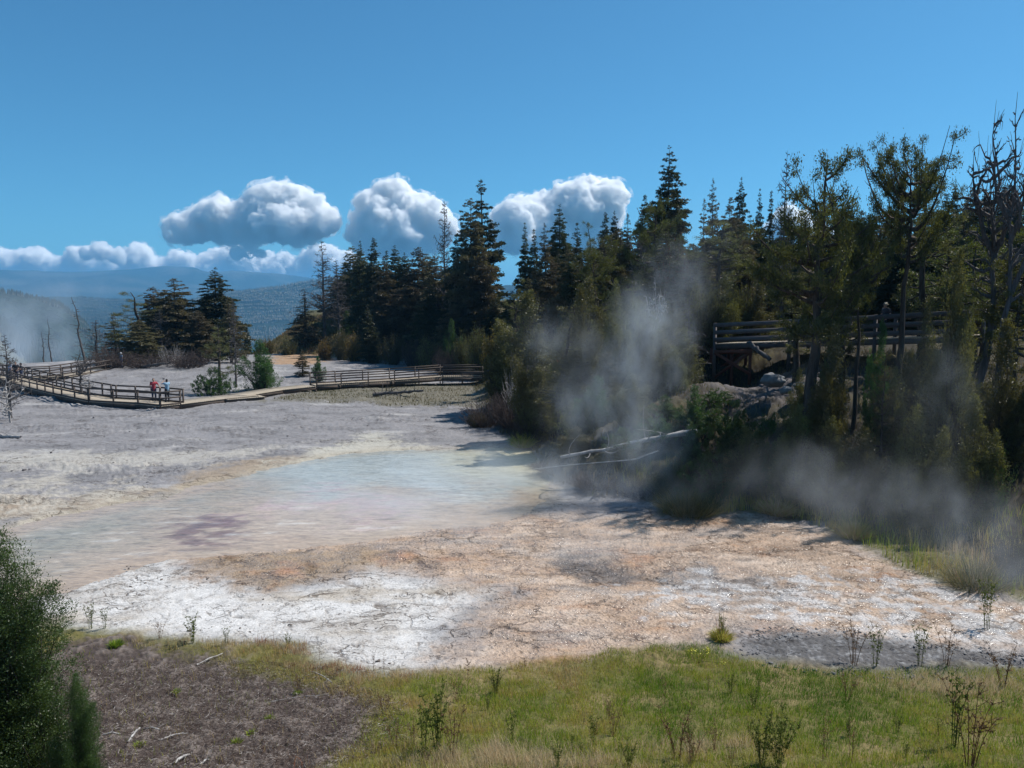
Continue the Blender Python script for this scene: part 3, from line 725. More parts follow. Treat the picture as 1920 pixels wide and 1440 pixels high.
def gen_pine(seed, H_=9.0, Rm=3.0, limbs=26, leaf=0.12, per=16, bare=0.22, flat=1.0, gaps=0.25, lean=0.05, tufts=10, trunks=1, upsweep=0.5, fat=1.0):
    rng = np.random.default_rng(seed); wood = []; PP = []; DD = []; TT = []
    for tr in range(trunks):
        a = rng.uniform(0, 6.28); le = lean + 0.16 * (trunks > 1)
        ctr = np.array([math.cos(a), math.sin(a)]) * le * H_
        tt = np.linspace(0, 1, 14); wob = np.cumsum(rng.normal(size=(14, 2)) * 0.012 * H_, 0)
        hh = H_ * (1 if tr == 0 else rng.uniform(0.7, 0.95))
        axp = np.stack([ctr[0] * tt ** 1.3 + wob[:, 0], ctr[1] * tt ** 1.3 + wob[:, 1], tt * hh], -1)
        wood.append(tube(axp, np.linspace(0.026 * H_ * fat, 0.03, 14) * (1 if tr == 0 else 0.75), 8))
        n = limbs // trunks; t = np.sort(rng.uniform(bare, 0.98, n)); 
        p0 = np.stack([np.interp(t, tt, axp[:, k]) for k in range(3)], -1)
        prof = np.sin(np.clip((t - bare) / (1 - bare), 0, 1) ** 0.75 * math.pi * 0.86 + 0.35) * 0.9 + 0.12
        L = Rm * prof * rng.uniform(0.55, 1.25, n)
        th = np.arange(n) * 2.39996 + rng.normal(size=n) * 0.6; o = np.stack([np.cos(th), np.sin(th), 0 * th], -1)
        rise = (upsweep * t + rng.normal(size=n) * 0.16)[:, None] * L[:, None]
        p1 = p0 + o * L[:, None] * 0.5 + np.array([0, 0, -0.05]) * L[:, None] + rng.normal(size=(n, 3)) * 0.12 * L[:, None]
        p2 = p0 + o * L[:, None] + np.array([0, 0, 1]) * rise
        B = bez(p0, p1, p2, 7); wood.append(tubes(B, np.linspace(1, 0.2, 7)[None] * (0.02 + 0.022 * L[:, None]), 4))
        ns = np.maximum(3, (L * 3.2).astype(int)); bi = np.repeat(np.arange(n), ns); u = rng.uniform(0.3, 1.0, len(bi))
        q0 = p0[bi] * ((1 - u) ** 2)[:, None] + 2 * p1[bi] * (u * (1 - u))[:, None] + p2[bi] * (u ** 2)[:, None]
        sd = nrm(o[bi] + rng.normal(size=(len(bi), 3)) * np.array([0.9, 0.9, 0.5]) + np.array([0, 0, 0.35]))
        sl = rng.uniform(0.3, 0.9, len(bi))[:, None] * (0.25 + 0.16 * L[bi, None])
        q2 = q0 + sd * sl; q1 = q0 + sd * sl * 0.5 + np.array([0, 0, -0.08]) * sl
        wood.append(tubes(bez(q0, q1, q2, 4), np.linspace(0.022, 0.008, 4)[None].repeat(len(bi), 0), 3))
        keep = rng.random(len(bi)) > gaps; q0, q2, sd = q0[keep], q2[keep], sd[keep]
        for f in np.linspace(0.35, 1.0, max(2, tufts // 4)):
            PP.append(q0 * (1 - f) + q2 * f); DD.append(sd); 
    PP = np.concatenate(PP); DD = np.concatenate(DD); ct = rng.random(len(PP))
    k = int(per * 2.6)
    P = np.repeat(PP, k, 0) + rng.normal(size=(len(PP) * k, 3)) * 0.17 * np.array([0.9, 0.9, 0.55 * flat])
    D = nrm(np.repeat(DD, k, 0) * 0.4 + nrm(rng.normal(size=(len(P), 3))) * 0.8 + np.array([0, 0, 0.25]))
    V, Fq, tn = leafquads(P, D, leaf, 0.17, rng, np.clip(np.repeat(ct, k) * 0.75 + rng.random(len(P)) * 0.25, 0, 1), 0.3)
    return merge(wood), (V, Fq, tn), H_, Rm

def gen_juniper(seed, H_=3.2, Rm=1.1, plumes=230, leaf=0.09, per=70, point=0.8, open_=0.0, up=0.9, stems=5, lobes=6, ragged=0.3):
    """upright plumes of scale leaves gathered in several uneven leaders"""
    rng = np.random.default_rng(seed); wood = []
    la = np.arange(lobes) * 2.4 + rng.normal(size=lobes) * 0.5; lr = Rm * rng.uniform(0.25, 0.62, lobes); lr[0] = 0.05 * Rm
    lh = H_ * rng.uniform(0.5, 0.9, lobes) * (1 - 0.25 * (lr / Rm)); lh[0] = H_; lw = Rm * rng.uniform(0.32, 0.55, lobes); lw[0] = Rm * 0.5
    lc = np.stack([np.cos(la) * lr, np.sin(la) * lr], -1)
    k = rng.choice(lobes, plumes, p=(lw * lh) / (lw * lh).sum())
    t = rng.random(plumes) ** 0.85; th = rng.uniform(0, 6.283, plumes)
    rad = lw[k] * ((1 - t) ** point) * np.minimum(1, 0.6 + t * 2.5) * (1 + ragged * rng.normal(size=plumes) * 0.8)
    rr = np.abs(rad) * rng.uniform(0.3, 1.0, plumes) ** 0.6
    tip = np.stack([lc[k, 0] * (0.55 + 0.45 * np.sqrt(t)) + np.cos(th) * rr, lc[k, 1] * (0.55 + 0.45 * np.sqrt(t)) + np.sin(th) * rr, 0.06 * H_ + t * lh[k] * 0.95], -1)
    q = nrm(np.concatenate([tip[:, :2], 0 * tip[:, :1]], 1))
    Lp = (0.11 + 0.10 * rng.random(plumes)) * H_ * rng.uniform(0.6, 1.3, plumes)
    d = nrm(q * rng.uniform(0.3, 0.95, plumes)[:, None] + np.array([0, 0, up]) + rng.normal(size=(plumes, 3)) * 0.28)
    if open_ > 0:
        kk = rng.random(plumes) > open_; tip, Lp, d, t = tip[kk], Lp[kk], d[kk], t[kk]
    n = len(tip); base = tip - d * Lp[:, None]
    base[:, 2] = np.maximum(base[:, 2], 0.02)
    root = np.stack([base[:, 0] * 0.5, base[:, 1] * 0.5, np.maximum(0, base[:, 2] - 0.25 * H_)], -1)
    wood.append(tubes(bez(root, (root + base) * 0.5 + rng.normal(size=(n, 3)) * 0.03 * H_, base, 4), np.linspace(0.0035, 0.002, 4)[None].repeat(n, 0) * H_ * 0.5, 3))
    for s in range(stems):
        e = np.array([lc[s % lobes, 0] * 0.8, lc[s % lobes, 1] * 0.8, lh[s % lobes] * 0.42])
        wood.append(tube(bez(np.array([[e[0] * 0.1, e[1] * 0.1, 0]]), np.array([[e[0], e[1], H_ * 0.3]]), e[None], 8)[0], np.linspace(0.022 * H_, 0.006 * H_, 8), 5))
    u = rng.random(n * per); bi = np.repeat(np.arange(n), per)
    wd = (np.sin(u * math.pi * 0.85 + 0.35) * 0.20 + 0.02)[:, None] * Lp[bi, None]
    off = rng.normal(size=(len(bi), 3)) * wd * 0.6
    P = base[bi] + d[bi] * (u * Lp[bi])[:, None] + off
    D = nrm(d[bi] + nrm(off) * 0.7)
    ct = rng.random(n)[bi] * 0.6 + u * 0.4
    V, Fq, tn = leafquads(P, D, leaf, 0.20, rng, np.clip(ct, 0, 1), 0.4)
    return merge(wood), (V, Fq, tn), H_, Rm

def gen_dead(seed, H_=10.0, Rm=2.5, nb=60, twigs=7, bare=0.12, droop=0.0, thick=0.014, gnarl=0.0, taper=0.8, up=0.25, fork=False):
    rng = np.random.default_rng(seed); K = 14; tt = np.linspace(0, 1, K)
    wob = np.cumsum(rng.normal(size=(K, 2)) * (0.004 + gnarl * 0.03) * H_, 0)
    axp = np.stack([wob[:, 0], wob[:, 1], tt * H_], -1); wood = [tube(axp, np.linspace(thick * H_, 0.012, K), 7)]
    mains = [(axp, nb)]
    if fork:
        for q in range(3):
            i = int(K * rng.uniform(0.35, 0.6)); a = rng.uniform(0, 6.28); s = axp[i]
            e = s + np.array([math.cos(a) * Rm * 0.7, math.sin(a) * Rm * 0.7, (H_ - s[2]) * rng.uniform(0.55, 0.85)])
            c = bez(s[None], (s + np.array([math.cos(a) * Rm * 0.75, math.sin(a) * Rm * 0.75, (e[2] - s[2]) * 0.3]))[None], e[None], K)[0] + np.cumsum(rng.normal(size=(K, 3)) * gnarl * 0.02 * H_, 0)
            wood.append(tube(c, np.linspace(thick * H_ * 0.6, 0.01, K), 6)); mains.append((c, nb // 3))
    for A, nn in mains:
        t = np.sort(rng.uniform(bare, 0.98, nn)); p0 = np.stack([np.interp(t, tt, A[:, k]) for k in range(3)], -1)
        L = Rm * ((1 - t) ** taper + 0.08) * rng.uniform(0.3, 1.2, nn); th = rng.uniform(0, 6.283, nn)
        o = np.stack([np.cos(th), np.sin(th), 0 * th], -1); z = np.array([0, 0, 1.0])
        p1 = p0 + o * L[:, None] * 0.5 + z * L[:, None] * (0.12 - droop * 0.2) + rng.normal(size=(nn, 3)) * L[:, None] * (0.05 + gnarl * 0.35)
        p2 = p0 + o * L[:, None] + z * L[:, None] * (up - droop + rng.normal(size=(nn, 1)) * 0.18)
        B = bez(p0, p1, p2, 7) + rng.normal(size=(nn, 7, 3)) * gnarl * 0.10 * L[:, None, None] * np.linspace(0, 1, 7)[None, :, None]
        wood.append(tubes(B, np.linspace(1, 0.2, 7)[None] * (0.020 + 0.016 * L[:, None]) * (1 + gnarl * 1.4), 4))
        bi = np.repeat(np.arange(nn), twigs); u = rng.uniform(0.25, 1, len(bi)); i0 = np.clip((u * 6).astype(int), 0, 5); fr = (u * 6 - i0)[:, None]
        q0 = B[bi, i0] * (1 - fr) + B[bi, i0 + 1] * fr
        sd = nrm(o[bi] * 0.6 + rng.normal(size=(len(bi), 3)) * 0.7 + z * 0.2); sl = L[bi, None] * rng.uniform(0.12, 0.4, len(bi))[:, None]
        q2 = q0 + sd * sl; q1 = q0 + sd * sl * 0.5 + rng.normal(size=(len(bi), 3)) * sl * 0.12
        wood.append(tubes(bez(q0, q1, q2, 4), np.linspace(0.024, 0.012, 4)[None].repeat(len(bi), 0), 3))
    return merge(wood), None, H_, Rm

def gen_scrub(seed, H_=1.6, Rm=1.4, stems=70, leaf=0.07, leaves=6000, twigs=6):
    """many thin stems from the ground; leaves=0 gives a bare thicket"""
    rng = np.random.default_rng(seed); n = stems
    a = rng.uniform(0, 6.283, n); rr = Rm * rng.uniform(0.1, 1, n) ** 0.6
    b = np.stack([np.cos(a) * rr * 0.35, np.sin(a) * rr * 0.35, 0 * a], -1)
    tip = np.stack([np.cos(a) * rr, np.sin(a) * rr, H_ * (1 - 0.45 * (rr / Rm) ** 2) * rng.uniform(0.55, 1.05, n)], -1)
    B = bez(b, b * 0.6 + tip * 0.4 + rng.normal(size=(n, 3)) * 0.12 * H_, tip, 6)
    wood = [tubes(B, np.linspace(0.016, 0.005, 6)[None].repeat(n, 0) * max(1, H_ * 0.6), 3)]
    bi = np.repeat(np.arange(n), twigs); i0 = rng.integers(1, 5, len(bi)); q0 = B[bi, i0]
    sd = nrm(rng.normal(size=(len(bi), 3)) + np.array([0, 0, 0.8])); q2 = q0 + sd * rng.uniform(0.1, 0.35, len(bi))[:, None] * H_
    T = bez(q0, (q0 + q2) / 2 + rng.normal(size=q0.shape) * 0.03, q2, 4); wood.append(tubes(T, np.linspace(0.008, 0.004, 4)[None].repeat(len(bi), 0) * max(1, H_ * 0.5), 3))
    if not leaves: return merge(wood), None, H_, Rm
    j = rng.integers(0, len(bi), leaves); f = rng.random(leaves)[:, None]; P = q0[j] * (1 - f) + q2[j] * f + rng.normal(size=(leaves, 3)) * 0.05 * H_
    V, Fq, tn = leafquads(P, sd[j], leaf, 0.28, rng, np.clip(rng.random(len(bi))[j] * 0.7 + rng.random(leaves) * 0.3, 0, 1), 0.8)
    return merge(wood), (V, Fq, tn), H_, Rm

BARK = bark_mat('grey_brown_bark', (0.035, 0.027, 0.022), (0.11, 0.09, 0.075))
DEADW = bark_mat('weathered_dead_wood', (0.055, 0.048, 0.045), (0.17, 0.155, 0.15))
PALEW = bark_mat('bleached_dead_wood', (0.22, 0.20, 0.19), (0.48, 0.46, 0.44))
TWIG = bark_mat('reddish_bare_twigs', (0.04, 0.03, 0.028), (0.13, 0.10, 0.09))
FIRM = foliage_mat('fir_needles', (0.026, 0.035, 0.020), (0.080, 0.088, 0.044), 0.30)
FIRB = foliage_mat('browned_fir_needles', (0.060, 0.052, 0.034), (0.165, 0.142, 0.085), 0.32)
PINM = foliage_mat('pine_needles', (0.040, 0.050, 0.018), (0.135, 0.145, 0.045), 0.40)
JUNM = foliage_mat('juniper_sprays', (0.028, 0.055, 0.022), (0.085, 0.145, 0.050), 0.38)
OLIM = foliage_mat('olive_sprays', (0.055, 0.060, 0.028), (0.17, 0.165, 0.070), 0.4)
GRNM = foliage_mat('bright_green_leaves', (0.03, 0.06, 0.018), (0.09, 0.15, 0.04), 0.35)
GOLM = foliage_mat('autumn_yellow_leaves', (0.09, 0.07, 0.02), (0.28, 0.20, 0.05), 0.35)
RSTM = foliage_mat('rust_red_needles', (0.05, 0.02, 0.012), (0.15, 0.05, 0.03), 0.25)

KINDS = {}
def kind(name, gen, leafmat, woodmat, n=1, **kw):
    L = []
    for i in range(n):
        (wv, wf), lf, h, r = gen(seed=abs(hash_(name)) % 1000 + i * 17, **kw)
        wme = mesh_np('trunk', wv, wf, smooth=True, mat=woodmat)
        lme = mesh_np('crown', lf[0], lf[1], tint=lf[2], mat=leafmat) if lf else None
        zz = np.sort(lf[0][:, 2] if lf else wv[:, 2]); h = float(zz[-max(2, len(zz) // 2000)])
        L.append((wme, lme, h, r))
    KINDS[name] = L
def hash_(s):
    h = 7
    for c in s: h = (h * 31 + ord(c)) % 1000003
    return h
kind('fir', gen_fir, FIRM, BARK, 4, H_=14, Rm=2.9, nb=210, ragged=0.45, taper=0.75, leaf=0.27, per=20)
kind('firbig', gen_fir, FIRM, BARK, 1, H_=16, Rm=3.4, nb=240, ragged=0.4, taper=0.68, leaf=0.27, per=20)
kind('firnarrow', gen_fir, FIRM, BARK, 3, H_=12, Rm=1.9, nb=180, ragged=0.4, taper=0.8, leaf=0.24, per=18)
kind('firbrown', gen_fir, FIRB, BARK, 4, H_=12, Rm=2.9, nb=190, ragged=0.55, taper=0.6, leaf=0.25, per=20)
kind('firsparse', gen_fir, FIRB, BARK, 2, H_=12, Rm=2.2, nb=130, ragged=0.5, per=10, thin=0.2)
kind('firopen', gen_fir, FIRM, BARK, 1, H_=16, Rm=3.0, nb=110, ragged=0.5, per=26, leaf=0.28, bare=0.12, droop=0.1)
kind('pine', gen_pine, PINM, BARK, 3, H_=9, Rm=3.3, limbs=46, gaps=0.1, tufts=12, per=15)
kind('pinefront', gen_pine, PINM, BARK, 3, H_=9, Rm=3.4, limbs=44, gaps=0.12, tufts=12, per=16, bare=0.42, fat=1.7)
kind('pinehigh', gen_pine, PINM, BARK, 2, H_=9, Rm=3.2, limbs=34, gaps=0.12, tufts=12, per=16, bare=0.62, fat=1.4, upsweep=0.7)
kind('pinetwin', gen_pine, PINM, BARK, 2, H_=9, Rm=2.8, limbs=50, trunks=2, gaps=0.12, per=14)
kind('pinetall', gen_pine, OLIM, BARK, 2, H_=11, Rm=2.4, limbs=38, gaps=0.3)
kind('juniper', gen_juniper, OLIM, BARK, 5, H_=5, Rm=1.9, plumes=360, leaf=0.08, per=100, point=0.7, lobes=8)
kind('jungreen', gen_juniper, JUNM, BARK, 3, H_=3, Rm=1.5, plumes=240, leaf=0.065, per=90, point=0.5, lobes=7)
kind('junlow', gen_juniper, JUNM, BARK, 2, H_=1.6, Rm=1.9, plumes=220, leaf=0.08, per=50, point=0.35, lobes=9, up=0.55)
kind('grnshrub', gen_scrub, GRNM, TWIG, 2, H_=1.5, Rm=1.5, leaves=7000)
kind('olishrub', gen_scrub, OLIM, TWIG, 3, H_=2.0, Rm=1.9, leaves=9000, leaf=0.09)
kind('golshrub', gen_scrub, GOLM, TWIG, 1, H_=1.5, Rm=1.5, leaves=6000, leaf=0.09)
kind('rustshrub', gen_scrub, RSTM, TWIG, 1, H_=2.0, Rm=1.4, leaves=5000, leaf=0.09)
kind('bareshrub', gen_scrub, None, TWIG, 2, H_=2.2, Rm=2.0, stems=110, leaves=0, twigs=9)
kind('paleshrub', gen_scrub, None, PALEW, 1, H_=2.0, Rm=1.8, stems=45, leaves=0, twigs=6)
kind('dead', gen_dead, None, DEADW, 3, H_=11, Rm=2.6, nb=130, twigs=10, thick=0.022)
kind('deaddroop', gen_dead, None, DEADW, 2, H_=9, Rm=2.0, nb=90, twigs=7, droop=0.45)
kind('deadpole', gen_dead, None, DEADW, 3, H_=8, Rm=0.7, nb=26, twigs=2, bare=0.3, thick=0.009)
kind('gnarl', gen_dead, None, DEADW, 2, H_=9, Rm=3.0, nb=36, twigs=6, gnarl=0.5, thick=0.034, bare=0.3, fork=True, up=0.35)
kind('gnarlpale', gen_dead, None, PALEW, 1, H_=3, Rm=2.0, nb=16, twigs=6, gnarl=0.5, thick=0.03, bare=0.2, fork=True)

NAMES = dict(fir='fir_tree', firbig='fir_tree', firnarrow='fir_tree', firbrown='fir_tree', firsparse='fir_tree', firopen='fir_tree', pine='pine_tree', pinefront='pine_tree', pinehigh='pine_tree', pinetwin='pine_tree', pinetall='pine_tree',
             juniper='juniper_tree', jungreen='juniper_bush', junlow='juniper_bush', grnshrub='shrub', olishrub='shrub', golshrub='shrub', rustshrub='shrub', bareshrub='bare_shrub', paleshrub='bare_shrub',
             dead='dead_tree', deaddroop='dead_tree', deadpole='dead_tree', gnarl='dead_tree', gnarlpale='dead_tree')
G1_ = 'trees of the left hand clump'
_cnt = {}; _rot = np.random.default_rng(77)
def plant(k, px, top, Y, label, w=None, group=None, base=None, rz=None, lean=0, var=None):
    """k kind; px column, top row of its tip, Y metres ahead; w width in photo pixels; base: row of its foot (else the ground there)"""
    i = _cnt.get(k, 0); _cnt[k] = i + 1
    wme, lme, h, r = KINDS[k][(i if var is None else var) % len(KINDS[k])]
    tp = at(px, top, Y); gz = H1(tp[0], tp[1]) - 0.08
    if base is not None: gz = max(gz, at(px, base, Y)[2])
    hh = max(0.4, tp[2] - gz); s = hh / h
    if w is not None and NAMES[k].startswith('juniper'): w = w * 1.35
    if w is not None and group == G1_: w = w * 1.25
    sw = s if w is None else (w / F * Y) / (2.0 * r)
    e = bpy.data.objects.new(NAMES[k], None); col.objects.link(e)
    e.location = (tp[0], tp[1], gz); e.rotation_euler = (0, R(lean), _rot.uniform(0, 6.28) if rz is None else rz); e.scale = (sw, sw, s)
    if lean: e.rotation_euler = (0, R(lean), 0)
    e.empty_display_size = 0.5
    tr = link('trunk' if 'shrub' not in k else 'stems', wme, e)
    if lme: link('crown' if 'shrub' not in k else 'foliage', lme, e)
    cat = {'fir_tree': 'fir tree', 'pine_tree': 'pine tree', 'juniper_tree': 'juniper tree', 'juniper_bush': 'juniper bush', 'shrub': 'shrub', 'bare_shrub': 'bare shrub', 'dead_tree': 'dead tree'}[NAMES[k]]
    tag(e, label, cat, group); return e

# --- left clump on the terrace
G1 = 'trees of the left hand clump'
plant('pinetall', 238, 547, 88, 'wind-shaped pine, leftmost of the clump behind the boardwalk', 85, G1)
plant('firbrown', 286, 538, 91, 'brownish fir second from the left in the terrace clump', 62, G1)
plant('firbrown', 327, 522, 90, 'broad brownish fir, tallest brown one of the left clump', 92, G1)
plant('fir', 401, 502, 92, 'dark green pointed fir, tallest at the right of the left clump', 92, G1)
plant('firsparse', 430, 556, 84, 'thin half-bare fir just right of the dark pointed fir', 52, G1)
plant('firbrown', 372, 582, 86, 'low brown fir between the broad fir and the dark pointed fir', 60, G1)
plant('firbrown', 258, 600, 84, 'squat brown fir in front of the wind-shaped pine', 66, G1)
plant('firbrown', 306, 545, 94, 'brown fir filling the gap behind the broad brownish fir', 66, G1)
plant('firbrown', 348, 560, 93, 'brown fir right behind the broad brownish fir', 60, G1)
plant('firbrown', 385, 556, 95, 'brown-green fir leaning on the left of the dark pointed fir', 55, G1)
plant('firsparse', 215, 590, 90, 'thin brown fir at the left rear of the clump', 50, G1)
plant('dead', 178, 600, 84, 'bare dead tree left of the clump', 60, G1)
plant('deadpole', 150, 556, 82, 'tall leaning dead snag left of the clump', 40, G1, lean=-7)
plant('deadpole', 80, 622, 96, 'thin dead pole standing in the left steam, shorter one', 22, G1)
plant('deadpole', 94, 598, 98, 'thin dead pole standing in the left steam, taller one', 22, G1)
plant('bareshrub', 205, 640, 80, 'grey bare thicket at the left foot of the clump', 70, G1)
plant('paleshrub', 322, 640, 80, 'pale bare shrub in front of the broad brownish fir', 50, G1)
plant('bareshrub', 350, 650, 79, 'dark bare thicket in front of the left clump', 90, G1)
plant('bareshrub', 270, 655, 80, 'bare thicket under the squat brown fir', 90, G1)
plant('dead', 300, 580, 87, 'dead tree standing inside the left clump', 55, G1)
plant('dead', 9, 628, 49, 'grey dead tree with few branches at the left edge in front of the boardwalk', 74, None, base=None)
plant('gnarlpale', 14, 705, 47, 'low gnarled grey stump with spreading limbs at the foot of the left edge dead tree', 84)
plant('gnarl', 150, 655, 58, 'small crooked dead tree beside the long boardwalk', 60)
plant('gnarlpale', 165, 700, 56, 'low bare crooked snag leaning over the boardwalk rail', 40)
plant('junlow', 398, 688, 61, 'dark green spreading bush left of the crooked little pine', 78)
plant('pinetall', 408, 612, 62, 'crooked little pine with yellow-green tufts above the dark bush', 62)
plant('dead', 437, 560, 66, 'dead sapling right of the crooked little pine', 46)
plant('jungreen', 490, 636, 64, 'round grey-green bush standing alone on the pale ground', 88)
plant('firsparse', 566, 655, 72, 'sparse brown sapling beside the start of the railing', 34)
plant('jungreen', 596, 668, 70, 'small dark green conifer beside the start of the railing', 34)
plant('fir', 461, 606, 118, 'small lone fir on the grassy crest between the two clumps', 22)
# --- middle clump on the bank
G2 = 'trees of the middle clump on the grassy bank'
MID = [('firbrown', 684, 470, 112, 56, 'hazy brown fir between the slim fir and the twin-lobed dark fir'), ('fir', 756, 474, 104, 50, 'dark fir just right of the central dark fir'), ('firbrown', 800, 478, 103, 62, 'brown fir between the two wide lit firs'), ('firbrown', 640, 500, 108, 56, 'low brown fir left of the first full tree'), ('firbrown', 840, 500, 98, 60, 'brown fir between the layered fir and the big pair'), ('fir', 805, 520, 90, 60, 'low green fir in front of the layered fir'), ('fir', 925, 560, 84, 50, 'small dark fir right of the big pair'), ('firbrown', 740, 540, 100, 60, 'short brown fir in front of the central dark fir'),
 ('dead', 605, 452, 100, 66, 'tall bare tree at the left end of the middle clump'), ('dead', 632, 488, 99, 60, 'shorter bare tree right of the tall bare one'), ('deaddroop', 572, 540, 100, 66, 'dense bare drooping tree, leftmost on the bank'),
 ('firsparse', 570, 560, 99, 60, 'low twiggy brown fir at the left end of the bank'), ('firbrown', 660, 462, 104, 62, 'brown-green fir, first full tree of the middle clump'), ('firnarrow', 672, 452, 108, 40, 'slim fir behind the first full tree of the middle clump'),
 ('fir', 700, 446, 106, 52, 'dark fir with a twin-lobed tip in the middle clump'), ('firbrown', 718, 480, 102, 50, 'brownish fir below the twin-lobed dark fir'), ('fir', 742, 460, 106, 50, 'dark fir standing centrally in the middle clump'),
 ('firnarrow', 725, 470, 110, 36, 'slim dark fir deep in the middle clump'), ('firbrown', 785, 464, 98, 76, 'wide grey-brown fir left of the big tree'), ('firbrown', 822, 480, 94, 92, 'wide lit fir with layered boughs left of the big tree'),
 ('fir', 765, 485, 105, 44, 'dark fir half hidden behind the wide grey-brown fir'), ('firnarrow', 690, 572, 92, 36, 'small pale spruce in front of the middle clump'), ('jungreen', 651, 582, 98, 36, 'round green bush among the middle clump trunks'),
 ('firbrown', 882, 372, 88, 84, 'dense brown-black fir, left half of the big pair'), ('firopen', 906, 336, 90, 96, 'tallest open-branched fir of the big pair'), ('fir', 858, 440, 90, 60, 'dark fir tucked against the left of the big pair'), ('firbrown', 902, 470, 86, 70, 'brown fir at the foot of the big pair'),
 ('dead', 832, 378, 92, 60, 'bare leaning snag beside the big pair of firs'), ('firbrown', 856, 540, 86, 60, 'low bushy fir below the big pair'), ('firnarrow', 985, 418, 84, 36, 'left slim fir of the pair right of the big trees'), ('firnarrow', 1002, 430, 83, 38, 'right slim fir of the pair right of the big trees'), ('firbrown', 990, 520, 74, 40, 'small brown fir below the slim pair')]
for k, px, tp, Y, w, lb in MID: plant(k, px, tp, Y + (13 if px < 700 and k != 'firnarrow' else 0), lb, w * 1.2, G2)
for i, (px, tp, Y, w, k) in enumerate([(640,610,97,40,'olishrub'),(665,618,95,44,'golshrub'),(700,620,93,50,'olishrub'),(735,622,90,56,'olishrub'),(610,628,98,36,'golshrub'),(775,625,86,56,'bareshrub'),(805,620,84,60,'olishrub'),(845,598,80,52,'jungreen'),(868,620,78,50,'olishrub'),(835,640,78,60,'bareshrub'),(895,608,74,60,'olishrub'),(925,612,70,56,'golshrub'),(500,628,112,40,'golshrub'),(540,630,108,40,'olishrub')]):
    plant(k, px, tp, Y, ['grey-green', 'yellow autumn', 'olive', 'olive-brown', 'small yellow', 'tangled bare', 'tall olive', 'dark green', 'dusty olive', 'wide bare', 'leafy olive', 'golden', 'low golden', 'low olive'][i] + ' shrub on the bank ' +
          ['left of the green bush', 'right of the green bush', 'below the dark twin-lobed fir', 'below the central dark fir', 'under the bare trees', 'below the grey-brown fir', 'below the lit layered fir', 'at the foot of the big fir pair', 'right of the dark green one', 'above the railed boardwalk', 'left of the tall olive juniper', 'beside the upper fence', 'at the far left crest', 'just left of the drooping bare tree'][i], w, 'shrubs along the grassy bank')
# --- centre: behind and around the steam
G3 = 'trees between the big fir pair and the raised walkway'
CEN = [('firbig', 1050, 384, 80, 72, 'tall pointed fir in the centre below the right cloud'), ('firsparse', 1024, 418, 76, 56, 'grey thin fir left of the tall pointed centre fir'), ('firnarrow', 1082, 418, 74, 48, 'slim dark fir right of the tall pointed centre fir'), ('firbrown', 1068, 470, 62, 70, 'brown-tipped fir in front of the tall pointed centre fir'),
 ('pinetall', 1108, 415, 72, 50, 'open-crowned pine between dark firs in the centre'), ('fir', 1135, 398, 70, 50, 'dark fir with knobbly top right of the open pine'), ('fir', 1153, 396, 72, 42, 'dark fir next to the knobbly one'), ('firsparse', 1178, 400, 66, 50, 'thin fir left of the tallest pointed fir'),
 ('firbig', 1254, 274, 64, 100, 'tallest pointed fir, standing above the whole wood'), ('fir', 1212, 366, 60, 66, 'dark fir tucked left below the tallest pointed fir'), ('pine', 1235, 372, 50, 110, 'yellow-green pine below the tallest pointed fir'), ('rustshrub', 1262, 430, 48, 60, 'rust-red dying crown below the tallest pointed fir'),
 ('pine', 1130, 462, 50, 92, 'yellow-lit pine on the left of the steam'), ('pinetwin', 1180, 440, 52, 96, 'double-trunked olive pine above the steam'), ('juniper', 990, 545, 50, 150, 'broad olive juniper standing over the bare scrub'), ('juniper', 1105, 520, 47, 110, 'bushy olive juniper left of the steam column'),
 ('juniper', 1190, 560, 42, 120, 'hazy olive juniper inside the steam column'), ('juniper', 940, 600, 52, 90, 'small olive juniper at the left tip of the wood'), ('juniper', 1060, 640, 42, 130, 'low olive juniper above the pool shore'), ('juniper', 1140, 660, 38, 130, 'mist-veiled juniper above the fallen trunk'), ('pinetall', 1290, 470, 48, 90, 'thin olive pine right of the rust-red crown'),
 ('deaddroop', 1300, 560, 41, 90, 'drooping bare tree left of the raised walkway'), ('dead', 1330, 470, 50, 90, 'bare grey tree above the raised walkway end'), ('firsparse', 1340, 334, 66, 50, 'thin grey-green fir with bare top right of the tallest fir'), ('firsparse', 1320, 372, 64, 44, 'shorter thin fir left of the bare-topped one'),
 ('fir', 1388, 333, 66, 50, 'dark fir with round top above the walkway end'), ('firbrown', 1366, 370, 60, 66, 'brown hazy fir above the walkway end'), ('firnarrow', 1426, 354, 64, 34, 'left narrow dark fir of two before the white gap'), ('firnarrow', 1447, 358, 63, 32, 'right narrow dark fir of two before the white gap'), ('firbrown', 1390, 440, 50, 80, 'brown fir between the walkway and the dark narrow firs'),
 ('gnarl', 1205, 380, 55, 60, 'bare curved branches poking out left of the tallest fir'), ('firbrown', 1160, 430, 60, 80, 'dim brown fir behind the double-trunked pine'), ('juniper', 1240, 620, 37, 90, 'small juniper in the thick of the steam'), ('pinetall', 1085, 560, 45, 80, 'ragged olive pine just left of the steam')]
for k, px, tp, Y, w, lb in CEN: plant(k, px, tp, Y, lb, w * 1.15, G3)
